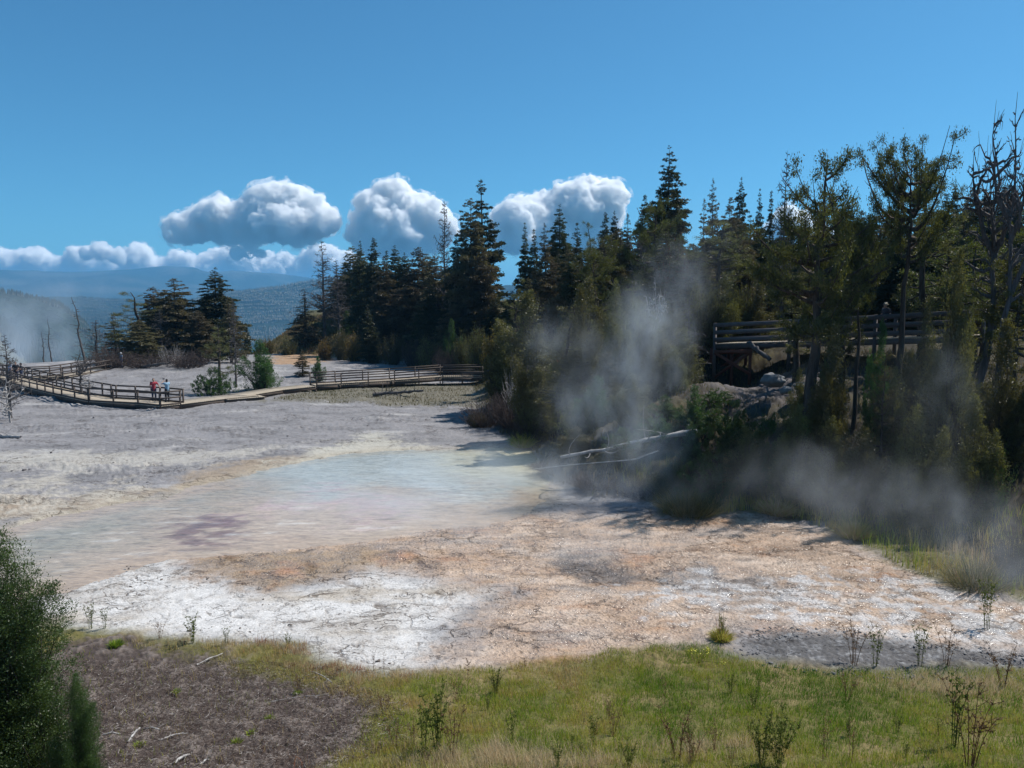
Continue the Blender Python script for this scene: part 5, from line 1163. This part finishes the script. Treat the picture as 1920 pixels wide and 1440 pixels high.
# dense rounded clump of reeds at the corner of the flow
def tussock(px, py, r, h, n, label, t0, seed, cat='grass clump', wid=.006, t1=.12, gm=None):
    c = ground_at(px, py); rr = np.random.default_rng(seed); a = rr.uniform(0, 6.283, n); q = r * rr.random(n) ** .6
    X = np.cos(a) * q; Yy = np.sin(a) * q; hh = h * (1 - .5 * (q / r) ** 2) * rr.uniform(.5, 1.1, n); B = np.stack([X * .6, Yy * .6, H(c[0] + X * .6, c[1] + Yy * .6) - c[2]], -1)
    T = B + np.stack([X * .8, Yy * .8, hh], -1) + rr.normal(size=(n, 3)) * .13 * h; b = rr.uniform(0, 6.283, n); w = np.stack([np.cos(b), np.sin(b), 0 * b], -1) * wid
    M_ = B * .5 + T * .5 + np.array([0, 0, .08]) * h; V = np.stack([B - w, B + w, M_ + w * .7, M_ - w * .7, T], 1).reshape(-1, 3); kk = np.arange(n)[:, None] * 5
    o = link('grass_clump', mesh_np('grass_clump', V, [kk + np.array([0, 1, 2, 3]), kk + np.array([3, 2, 4])], tint=np.repeat(np.clip(t0 + rr.normal(size=n) * t1, 0, 1), 5), mat=gm or GM), loc=tuple(c)); tag(o, label, cat); return o
tussock(1290, 966, 1.3, 1.0, 1500, 'rounded olive-green reed clump at the corner of the orange flow', .3, 1, wid=.006, t1=.25, gm=GMD)
tussock(1352, 1204, .26, .28, 700, 'small brown-green grass tuft alone on the edge of the grey gravel', .48, 2)
tussock(1352, 1200, .12, .75, 26, 'thin dry seed stalks rising from the lone tuft', .8, 3, cat='stalks')
tussock(1830, 1105, .9, .9, 700, 'tall olive grass clump leaning over the stream at right', .35, 4, wid=.006, t1=.25, gm=GMD)
tussock(1600, 1010, .6, .6, 700, 'straw-coloured grass clump on the bank in thin steam', .62, 5, wid=.01)
tussock(1455, 965, .7, .55, 900, 'pale tan grass clump behind the orange dome', .78, 6, wid=.01)
tussock(980, 838, .7, .7, 700, 'yellow-green reeds at the far corner of the pool', .40, 7, wid=.02)
tussock(218, 1213, .16, .18, 260, 'bright green tuft on the edge of the dark soil', .1, 8)
for q, (tx, ty) in enumerate([(262, 1400), (445, 1395), (505, 1350), (560, 1305), (470, 1378), (330, 1300)]): tussock(tx, ty, .09, .09, 90, ['green tuft at the left of the dark soil beside the forked stick', 'small green tuft in the lower middle of the soil', 'small green tuft near the right of the soil', 'green tuft at the upper right of the soil', 'low green tuft beside the lower middle one', 'small tuft in the upper middle of the soil'][q], .2, 30 + q)
# mid-distance grass in front of the ramp and on the far crest
def far_grass(label, test, box, n, h, wid, t0, seed, ts=.6, gm=None):
    X = rg.uniform(box[0], box[2], n); Y = rg.uniform(box[1], box[3], n); k = test(X, Y); X, Y = X[k], Y[k]; f = fbm(X * .25, Y * .25, 4, seed)
    blades('grass', label, X, Y, rg.uniform(.5, 1.1, len(X)) * h, .4, wid, np.clip(t0 + f * ts + rg.normal(size=len(X)) * .1, 0, 1), gm or GM, seed)
far_grass('dull olive grass around the railed ramp', lambda X, Y: sdist(X, Y, FARG) + fbm(X * .3, Y * .3, 3, 9) * 2 > 0, (-24, 50, 0, 80), 16000, .17, .02, .5, 331, gm=GMD)
far_grass('rust and straw grass on the far bank and crest', lambda X, Y: (lambda s: (s > -.5) & (s < 14) & (Y > 78))(_sd(X, Y, HILL)), (-45, 78, 0, 132), 42000, .5, .05, .66, 333, gm=GMD)
far_grass('scrubby grass on the wooded slope', lambda X, Y: (lambda s: (s > 0) & (s < 13) & (np.abs(X - at(1420, 720, 37)[0]) + np.abs(Y - 37) > 3.5))(_sd(X, Y, HILL)), (-4, 22, 30, 80), 42000, .26, .02, .58, 335, gm=GMD)
# weeds: upright stems with small leaves
WEEDM = grass_mat('weed_leaves', [(0, (0.06, 0.09, 0.02)), (.5, (0.13, 0.16, 0.04)), (1, (0.26, 0.26, 0.08))])
DRYM = grass_mat('dry_weed', [(0, (0.11, 0.06, 0.035)), (.5, (0.20, 0.12, 0.07)), (1, (0.34, 0.25, 0.15))])
YEL = plain_mat('yellow_petals', (0.62, 0.58, 0.10), .7)
def weed_mesh(seed, stems, h, spread, dry, leaves=40):
    r_ = np.random.default_rng(seed); a = r_.uniform(0, 6.283, stems); q = r_.uniform(.2, 1, stems) * spread; hh = h * r_.uniform(.6, 1.05, stems)
    b = np.stack([np.cos(a) * .03, np.sin(a) * .03, 0 * a - .02], -1); t = np.stack([np.cos(a) * q, np.sin(a) * q, hh], -1); B = bez(b, b * .5 + t * .5 + np.array([0, 0, .1]) * h - t * [.25, .25, 0], t, 8)
    wood = [tubes(B, np.linspace(.0042, .002, 8)[None].repeat(stems, 0), 4)]
    bi = np.repeat(np.arange(stems), 8); i0 = r_.integers(3, 8, len(bi)); q0 = B[bi, i0]; q2 = q0 + nrm(r_.normal(size=(len(bi), 3)) * [1, 1, .3] + [0, 0, .9]) * r_.uniform(.05, .2, len(bi))[:, None] * h
    wood.append(tubes(bez(q0, (q0 + q2) / 2 + r_.normal(size=q0.shape) * .01, q2, 4), np.linspace(.003, .0018, 4)[None].repeat(len(bi), 0), 3))
    j = r_.integers(0, stems, stems * leaves); i1 = r_.integers(1, 8, len(j)); P = B[j, i1] + r_.normal(size=(len(j), 3)) * .012; j2 = r_.integers(0, len(bi), stems * leaves); f = r_.random(len(j2))[:, None]; P2 = q0[j2] * (1 - f) + q2[j2] * f
    P = np.concatenate([P, P2]); D = nrm(r_.normal(size=(len(P), 3)) + [0, 0, .6]); lv, lf, lt = leafquads(P, D, .022 if dry else .034, .28, r_, r_.random(len(P)), .4)
    V, Fs = merge(wood); return mesh_np('stems', V, Fs, tint=np.full(len(V), .4), smooth=True, mat=DRYM if dry else WEEDM), mesh_np('leaves', lv, lf, tint=lt, mat=DRYM if dry else WEEDM), h
WM = [weed_mesh(1, 9, .75, .28, False), weed_mesh(2, 5, .8, .18, False, 26), weed_mesh(3, 3, .9, .10, True, 30), weed_mesh(4, 6, .6, .25, True, 26), weed_mesh(5, 14, .9, .35, False, 40), weed_mesh(6, 1, .8, .06, True, 60)]
def weed(i, px, pb, pt, label, w=1.0, group='weeds on the foreground bank'):
    g_ = ground_at(px, pb); Y = g_[1]; top = at(px, pt, Y); sc_ = max(.1, top[2] - g_[2]) / WM[i][2]
    e = bpy.data.objects.new('weed', None); col.objects.link(e); e.location = tuple(g_); e.scale = (sc_ * w, sc_ * w, sc_); e.rotation_euler = (0, 0, px * .7); tag(e, label, 'weed', group)
    link('stems', WM[i][0], e); link('leaves', WM[i][1], e)
for a in [(0, 362, 1206, 1156, 'leafy bush weed at the upper edge of the grass, on the left'), (1, 170, 1182, 1128, 'spindly weed against the white crust near the juniper'), (1, 196, 1182, 1138, 'shorter spindly weed right of the one near the juniper'), (3, 300, 1200, 1165, 'small sparse weed left of the leafy bush weed'), (1, 425, 1210, 1172, 'small upright weed right of the leafy bush weed'),
    (5, 880, 1302, 1222, 'single reddish dock stalk standing above the grass'), (0, 930, 1300, 1255, 'low dark weed right of the reddish dock stalk'), (1, 1352, 1200, 1150, 'thin weed behind the lone tuft'), (4, 1460, 1440, 1330, 'large bushy weed at the bottom right'), (4, 1428, 1438, 1350, 'second bushy weed left of the large bottom one'), (2, 1545, 1430, 1335, 'tall stalk with pale heads right of the bushy weeds'),
    (2, 1595, 1430, 1350, 'dark knobbly stalk at the bottom right'), (2, 1690, 1320, 1300, 'short stalk in the right grass'), (0, 820, 1410, 1300, 'tall leafy weed at the bottom left of the grass'), (1, 795, 1425, 1308, 'slim stalk left of the tall leafy weed'), (3, 850, 1420, 1330, 'brown branching weed right of the tall leafy weed'), (1, 960, 1400, 1330, 'slim green stalk in the lower middle grass'),
    (3, 1270, 1425, 1335, 'reddish brown branching weed in the lower middle'), (3, 1295, 1440, 1370, 'small brown weed beside the reddish one'), (2, 1245, 1320, 1262, 'single dark stalk in the middle of the green grass'), (1, 1110, 1400, 1335, 'upright weed left of the reddish brown weed'), (3, 1150, 1380, 1330, 'dry twiggy weed in the lower grass'), (1, 1640, 1255, 1175, 'lanky weed rising in front of the gravel'), (3, 1600, 1252, 1170, 'branching weed silhouetted on the gravel'),
    (1, 1725, 1252, 1165, 'tall branching weed in front of the gravel at right'), (3, 1775, 1250, 1180, 'thin twiggy weed right of the tall gravel weed'), (1, 1790, 1400, 1250, 'long lanky weed on the right bank'), (3, 1820, 1440, 1300, 'tangled weed at the lower right'), (2, 700, 1262, 1215, 'dry upright stalk at the dip of the grass edge'), (2, 720, 1262, 1222, 'second dry stalk at the dip of the grass edge'), (5, 600, 1240, 1205, 'short dry stalk at the white crust'),
    (0, 540, 1215, 1190, 'low olive weed before the white crust'), (3, 985, 1250, 1232, 'tiny weed at the orange crust edge'), (0, 1370, 1300, 1265, 'green weed near the yellow flowers'), (3, 1880, 1290, 1215, 'dry weed at the right edge of the gravel'), (1, 1850, 1180, 1080, 'tall thin weed by the right stream'), (1, 1590, 1000, 955, 'faint weed in the bank steam'), (0, 1045, 1440, 1395, 'leafy weed at the bottom centre'), (4, 1180, 1445, 1390, 'bushy weed at the bottom edge left of centre right'), (3, 560, 1300, 1262, 'rusty weed in the straw grass')]:
    weed(*a)
r5 = np.random.default_rng(55)
for i in range(38):
    px = r5.uniform(700, 1900); pb = r5.uniform(1290, 1440); weed(int(r5.integers(0, 4)), px, pb, pb - r5.uniform(18, 50), 'one of the many small weeds dotted through the foreground grass', group='small weeds dotted through the grass')
fl = bpy.data.objects.new('yellow_flowers', None); fl_c = ground_at(1310, 1245); fl.location = tuple(fl_c); col.objects.link(fl); tag(fl, 'little plant with pale yellow blossoms near the top of the green grass', 'flower')
V, Fs = merge([tubes(bez(np.zeros((9, 3)), r5.normal(size=(9, 3)) * .03 + [0, 0, .12], r5.normal(size=(9, 3)) * [.25, .15, .02] + [0, 0, .24], 5), np.full((9, 5), .003), 3)]); link('stems', mesh_np('stems', V, Fs, tint=np.full(len(V), .4), mat=WEEDM), fl)
tips = V.reshape(9, 5, 3, 3)[:, -1].mean(1); P = np.repeat(tips, 24, 0) + r5.normal(size=(9 * 24, 3)) * .02; 
for q in range(9):
    lv, lf, lt = leafquads(P[q * 24:(q + 1) * 24], nrm(r5.normal(size=(24, 3)) + [0, 0, 1]), .028, .4, r5, r5.random(24)); link('blossom', mesh_np('blossom', lv, lf, mat=YEL), fl)

# ------------------------------------------------------------------ people
def capsule(a, b, ra, rb, n=10, rings=9):
    a = np.array(a, float); b = np.array(b, float); d = nrm(b - a); t = np.linspace(0, math.pi, rings); half = rings // 2
    P = [a - d * ra * math.cos(q) for q in t[:half + 1]] + [b - d * rb * math.cos(q) for q in t[half:]]; rr = [max(ra * math.sin(q), 1e-3) for q in t[:half + 1]] + [max(rb * math.sin(q), 1e-3) for q in t[half:]]
    return tubes(np.array(P)[None] + np.linspace(0, 1e-6, len(P))[None, :, None], np.array(rr)[None], n)
def blob(parts, name, mat, parent, voxel=.014):
    V, Fs = merge(parts); o = link(name, mesh_np(name, V, Fs, mat=mat), parent); md = o.modifiers.new('r', 'REMESH'); md.mode = 'VOXEL'; md.voxel_size = voxel; md.use_smooth_shade = True
    ms = o.modifiers.new('s', 'SMOOTH'); ms.iterations = 3; ms.factor = .5; return o
SKIN = plain_mat('skin', (0.42, 0.25, 0.18), .6, .05)
def ell(c, r, s=2):
    V, Fa = ico(3); return (V * np.array(r) + np.array(c), Fa)
def person(label, loc, yaw, pose, shirt, trousers, hairc, hat=None, pack=None, long_sleeve=False, shorts=False):
    """local frame: faces +Y, 1.72 m tall; pose: hand targets and stride"""
    e = bpy.data.objects.new('person', None); col.objects.link(e); e.location = loc; e.rotation_euler = (0, 0, yaw); e.scale = (.90, .90, .90); tag(e, label, 'person')
    st = pose.get('stride', .0); L = np.array
    hipz, shz = .90, 1.42
    hips = [L([-.09, 0, hipz]), L([.09, 0, hipz])]; feet = [L([-.11, st, .07]), L([.11, -st, .07])]
    knees = [(h + f) / 2 + L([0, .05 + abs(st) * .2, .01]) for h, f in zip(hips, feet)]; sh = [L([-.18, 0, shz]), L([.18, 0, shz])]
    hands = [L(pose['lh']), L(pose['rh'])]; elb = []
    for s_, h_, sx in ((sh[0], hands[0], -1), (sh[1], hands[1], 1)):
        d = h_ - s_; D = min(np.linalg.norm(d), .54); h2 = s_ + nrm(d) * D; off = math.sqrt(max(.28 ** 2 - (D / 2) ** 2, 0)); pole = L([sx * .6, -.6, -.5]); pole = nrm(pole - nrm(d) * np.dot(pole, nrm(d))); elb.append((s_ + h2) / 2 + pole * off)
    hands = [s_ + nrm(h_ - s_) * min(np.linalg.norm(h_ - s_), .54) for s_, h_ in zip(sh, hands)]
    B = [capsule([0, 0, .93], [0, .0, 1.15], .13, .125), capsule([-.07, 0, 1.33], [.07, 0, 1.33], .12, .12), capsule([0, 0, 1.1], [0, 0, 1.32], .12, .13), capsule([0, 0, 1.38], [0, .01, 1.52], .058, .052)]
    for i in (0, 1):
        B += [capsule(hips[i], knees[i], .085, .056), capsule(knees[i], feet[i] + [0, 0, .03], .055, .036), capsule(feet[i] + [0, -.05, -.02], feet[i] + [0, .15, -.035], .04, .032), capsule(sh[i], elb[i], .05, .038), capsule(elb[i], hands[i], .038, .026)]
        hd = nrm(hands[i] - elb[i]); sd = nrm(np.cross(hd, [0, 0.2, 1])); pc = hands[i] + hd * .05; B.append(capsule(hands[i], pc, .030, .036)); cu = nrm(np.cross(sd, hd))
        for j in range(4):
            b0 = pc + sd * (j - 1.5) * .019 + hd * .02; m1 = b0 + hd * (.038, .043, .04, .032)[j] + cu * .012; B += [capsule(b0, m1, .0095, .009, 6, 5), capsule(m1, m1 + hd * .022 + cu * .026, .009, .0075, 6, 5)]
        tb = pc - sd * .03 - hd * .02; B += [capsule(tb, tb - sd * .028 + hd * .03, .011, .010, 6, 5), capsule(tb - sd * .028 + hd * .03, tb - sd * .026 + hd * .058 + cu * .008, .010, .008, 6, 5)]
    hc = L([0, .02, 1.615]); B += [ell(hc, (.075, .092, .108)), ell(hc + [0, .035, -.055], (.052, .055, .05)), capsule(hc + [0, .085, .01], hc + [0, .108, -.022], .010, .014, 6, 5), ell(hc + [-.077, 0, -.01], (.012, .02, .03)), ell(hc + [.077, 0, -.01], (.012, .02, .03)), capsule(hc + [-.02, .086, -.058], hc + [.02, .086, -.058], .009, .009, 6, 5)]
    blob(B, 'body', SKIN, e, .011)
    for sx in (-1, 1): link('eye', mesh_np('eye', *ell(hc + [sx * .03, .082, .012], (.011, .008, .007)), smooth=True, mat=plain_mat('eye', (.05, .04, .035), .3)), e)
    blob([ell(hc + [0, -.018, .03], (.084, .088, .095)), ell(hc + [0, -.05, -.03], (.07, .05, .08))] , 'hair', hairc, e)
    S = [capsule([0, 0, .93], [0, 0, 1.15], .158, .148), capsule([-.09, 0, 1.34], [.09, 0, 1.34], .135, .135), capsule([0, 0, 1.12], [0, 0, 1.3], .148, .15)]
    for i in (0, 1):
        S.append(capsule(sh[i], elb[i] if long_sleeve else sh[i] + (elb[i] - sh[i]) * .7, .068, .055))
        if long_sleeve: S.append(capsule(elb[i], elb[i] + (hands[i] - elb[i]) * .9, .052, .04))
    blob(S, 'shirt', shirt, e, .014)
    T = [capsule([-.05, 0, .93], [.05, 0, .93], .142, .142)]
    for i in (0, 1):
        T.append(capsule(hips[i], knees[i], .105, .080)); 
        if not shorts: T.append(capsule(knees[i], feet[i] + [0, 0, .05], .075, .056))
    blob(T, 'trousers', trousers, e, .014)
    shm = plain_mat('shoe', (.05, .045, .045), .7)
    for i in (0, 1): blob([capsule(feet[i] + [0, -.06, -.025], feet[i] + [0, .16, -.032], .048, .040)], 'shoe', shm, e)
    if hat:
        a = np.linspace(0, 1, 9); 
        rr = [.001, .075, .092, .098, .10, .16, .165, .10, .095]; zz = [.135, .13, .10, .055, .045, .035, .028, .035, .04]
        link('hat', mesh_np('hat', *tubes(np.array([[0, 0, z_] for z_ in zz])[None] + hc + [0, -.01, 0] + np.linspace(0, 1e-5, 9)[None, :, None], np.array(rr)[None], 20), smooth=True, mat=hat), e)
    if pack: blob([capsule([-.08, -.21, 1.02], [-.08, -.20, 1.36], .10, .09), capsule([.08, -.21, 1.02], [.08, -.20, 1.36], .10, .09), capsule([-.08, -.29, 1.05], [.08, -.29, 1.05], .06, .06)], 'backpack', pack, e)
    return e
def cm(n_, c): return plain_mat(n_, c, .85, .12)
HAIRD = cm('dark_hair', (.035, .025, .02)); DEN = cm('navy_trousers', (.04, .05, .09)); BLK = cm('black_cloth', (.03, .03, .035))
def deck_pt(px, py, z): p = on(px, py, z); return (p[0], p[1], p[2])
pA = on(277, 756, .30) + np.array([0, 1.0, .03]); pB = on(297, 758, .29) + np.array([.15, 1.1, .03])
person('visitor in a red shirt and dark trousers leaning an arm on the boardwalk rail', tuple(pA), math.pi + .5, dict(lh=(-.40, .25, 1.06), rh=(.22, .05, .85)), cm('red_shirt', (.38, .05, .07)), DEN, HAIRD)
person('visitor in a light blue shirt holding up a camera beside the red-shirted visitor', tuple(pB), .9, dict(lh=(-.10, .34, 1.52), rh=(.12, .34, 1.50)), cm('light_blue_shirt', (.24, .38, .50)), BLK, HAIRD)
ca = bpy.data.objects.new('camera_held', None)
cb = nrm(np.array([-math.sin(.9), math.cos(.9), 0])); cpos = pB + cb * .40 + [0, 0, 1.54]
tag(bm_obj('handheld_camera', [(cpos, np.cross(cb, [0, 0, 1]), cb, (.12, .06, .08)), (cpos + cb * .05, np.cross(cb, [0, 0, 1]), cb, (.06, .07, .06))], BLK, None), 'small black camera raised by the visitor in light blue', 'camera')
bpy.data.objects.remove(ca)
for px, py, z_, yw, lb, sm, hr in [(6, 712, .60, 2.6, 'visitor in pale blue standing at the left edge of the photo', cm('pale_blue_top', (.30, .42, .58)), HAIRD), (17, 714, .58, 3.4, 'dark-clothed visitor between the pale blue visitor and the crouched one', BLK, HAIRD), (27, 716, .55, 2.2, 'visitor in black resting on the rail where the two boardwalks meet', BLK, HAIRD)]:
    p = on(px, py + 3, z_) + np.array([0, 1.0, .03]); person(lb, tuple(p), yw, dict(lh=(-.25, .30, 1.05), rh=(.25, .28, 1.05)), sm, DEN, hr)
p = on(221, 692, .4) + np.array([0, .8, .03]); person('distant visitor with a pale hat at the far end of the rear boardwalk', tuple(p), 2.5, dict(lh=(-.2, .1, .85), rh=(.2, .15, .85)), cm('slate_top', (.16, .2, .26)), DEN, HAIRD, hat=cm('pale_hat', (.5, .5, .5)))
pw = WP[2] + (WP[3] - WP[2]) * .12 + np.array([.2, 1.0, .03]); pw[0] = (1655 - 960) / F * pw[1] * 1.004
person('hiker in a dark shirt, wide hat and black backpack on the raised walkway', tuple(pw), math.pi / 2 + .25, dict(lh=(-.24, .12, .95), rh=(.26, .18, 1.0), stride=.12), cm('dark_shirt', (.05, .05, .06)), BLK, HAIRD, hat=cm('straw_hat', (.38, .33, .25)), pack=BLK)
pr = at(1043, 650, 49); gz = H1(pr[0], pr[1]); person('visitor in a red top and white cap half hidden behind the olive juniper', (pr[0], pr[1], gz), 2.4, dict(lh=(-.22, .15, .95), rh=(.22, .1, .9)), cm('red_top', (.5, .06, .05)), DEN, HAIRD, hat=cm('white_cap', (.7, .7, .7)))

# ------------------------------------------------------------------ steam
def steam(label, blobs, dens, nscale, seed, thr=.15, soft=.8, stretch=(1, 1, .6), colr=(.86, .93, 1.0)):
    """blobs: (x,y,z, rx,ry,rz, weight) in metres; density = falloff times curling noise"""
    b = np.array([q[:6] for q in blobs]); lo = (b[:, :3] - b[:, 3:6]).min(0); hi = (b[:, :3] + b[:, 3:6]).max(0)
    s8 = np.array([[sx, sy, sz] for sz in (0, 1) for sy in (0, 1) for sx in (0, 1)]); V = lo + s8 * (hi - lo)
    f = np.array([[0, 2, 3, 1], [4, 5, 7, 6], [0, 1, 5, 4], [2, 6, 7, 3], [0, 4, 6, 2], [1, 3, 7, 5]])
    mt, nt = mat_new('steam_vapour'); N = NT(nt); pos = N.n('ShaderNodeTexCoord').outputs['Object']
    wv = N.n('ShaderNodeTexNoise'); wv.inputs['Scale'].default_value = nscale * .7; wv.inputs['Detail'].default_value = 2; N.l(pos, wv.inputs['Vector'])
    w1_ = N.n('ShaderNodeVectorMath', operation='SUBTRACT'); N.l(wv.outputs['Color'], w1_.inputs[0]); w1_.inputs[1].default_value = (.5, .5, .5)
    w2_ = N.n('ShaderNodeVectorMath', operation='MULTIPLY_ADD'); N.l(w1_.outputs[0], w2_.inputs[0]); w2_.inputs[1].default_value = (1.3 / nscale,) * 3; N.l(pos, w2_.inputs[2])
    tot = None
    for q in blobs:
        a = N.n('ShaderNodeVectorMath', operation='SUBTRACT'); N.l(pos, a.inputs[0]); a.inputs[1].default_value = q[:3]
        d = N.n('ShaderNodeVectorMath', operation='DIVIDE'); N.l(a.outputs[0], d.inputs[0]); d.inputs[1].default_value = q[3:6]
        l = N.n('ShaderNodeVectorMath', operation='LENGTH'); N.l(d.outputs[0], l.inputs[0])
        v = N.mapr(l.outputs['Value'], 1.0, .1, 0, q[6]); tot = v if tot is None else N.math('MAXIMUM', tot, v)
    mp_ = N.n('ShaderNodeMapping'); mp_.inputs['Scale'].default_value = stretch; mp_.inputs['Location'].default_value = (seed, seed * 2.3, 0); N.l(w2_.outputs[0], mp_.inputs[0])
    nz = N.noise(nscale, 5, .6, mp_.outputs[0]); n2_ = N.noise(nscale * .35, 2, .5, mp_.outputs[0])
    fld = N.math('ADD', N.math('ADD', tot, N.math('MULTIPLY_ADD', nz, 5.0, -2.5)), N.math('MULTIPLY_ADD', n2_, 2.4, -1.2))
    g_ = N.math('MULTIPLY_ADD', N.mapr(fld, thr, thr + soft), .88, .12); g_ = N.math('MULTIPLY', g_, N.mapr(tot, 0.0, .35))
    dd = N.math('MULTIPLY', N.math('MULTIPLY', g_, tot), dens)
    v = N.n('ShaderNodeVolumePrincipled'); v.inputs['Color'].default_value = (*colr, 1); v.inputs['Anisotropy'].default_value = .45; N.l(dd, v.inputs['Density']); N.out(None, v.outputs[0])
    o = link('steam', mesh_np('steam', V, f, mat=mt)); tag(o, label, 'steam', kind='stuff'); return o
def bl(px, py, Y, r, w=1.0): p = at(px, py, Y); r = r if isinstance(r, tuple) else (r, r, r); return (*p, *r, w)
steam('main column of steam rising before the slope', [bl(1150, 925, 28.5, (3.6, 1.8, 1.8), .95), bl(1040, 890, 29.5, (3.0, 1.8, 2.0), .9), bl(1210, 830, 28.6, (2.4, 1.8, 2.6), 1), bl(1120, 760, 29, (3.0, 1.8, 2.4), .85), bl(1200, 700, 29.4, (2.4, 1.8, 2.6), 1), bl(1225, 610, 30, (2.4, 1.8, 2.4), 1), bl(1280, 520, 30.5, (2.4, 1.7, 2.4), .6), bl(1060, 640, 30, (3.0, 1.8, 2.0), .55), bl(1325, 440, 31, (2.4, 1.6, 2.4), .38)], .50, 1.0, 3, thr=.38, soft=1.1, stretch=(1, 1, .5))
steam('wisps of steam along the right bank', [bl(1430, 900, 25.5, (3.0, 1.3, 1.8), .85), bl(1580, 910, 23.2, (3.2, 1.4, 2.0), .95), bl(1700, 950, 21.2, (2.8, 1.4, 1.8), .95), bl(1820, 1000, 19.2, (2.4, 1.2, 1.7), .9), bl(1900, 1070, 17.8, (1.9, 1.0, 1.3), .95), bl(1300, 940, 26.5, (2.6, 1.2, 1.2), .8), bl(1740, 760, 22.5, (2.2, 1.3, 3.0), .62), bl(1500, 1000, 23, (3.2, 1.2, .9), .6)], .36, .9, 7, thr=.45, soft=1.1, stretch=(1, 1, .6))
steam('thin steam drifting over the pool and orange flow', [bl(760, 960, 26.5, (6.0, 3.5, 1.2), 1), bl(900, 1000, 24.5, (5.0, 3.0, 1.3), 1), bl(1080, 1030, 22.5, (4.5, 2.4, 1.0), .9), bl(620, 900, 30, (5.0, 3.5, 1.0), .7), bl(900, 880, 31, (5.0, 3.0, 1.6), .8), bl(1300, 1070, 20.5, (3.5, 1.5, .6), .6)], .30, .45, 11, soft=1.2)
steam('distant steam cloud behind the left boardwalks', [bl(50, 655, 104, (9, 4, 5), 1), bl(110, 640, 106, (7, 4, 7), .95), bl(20, 600, 108, (9, 4, 7), .7), bl(90, 570, 110, (8, 4, 7), .6), bl(0, 670, 102, (8, 4, 5), .9), bl(170, 560, 108, (8, 4, 7), .4)], .24, .16, 15, soft=1.0)
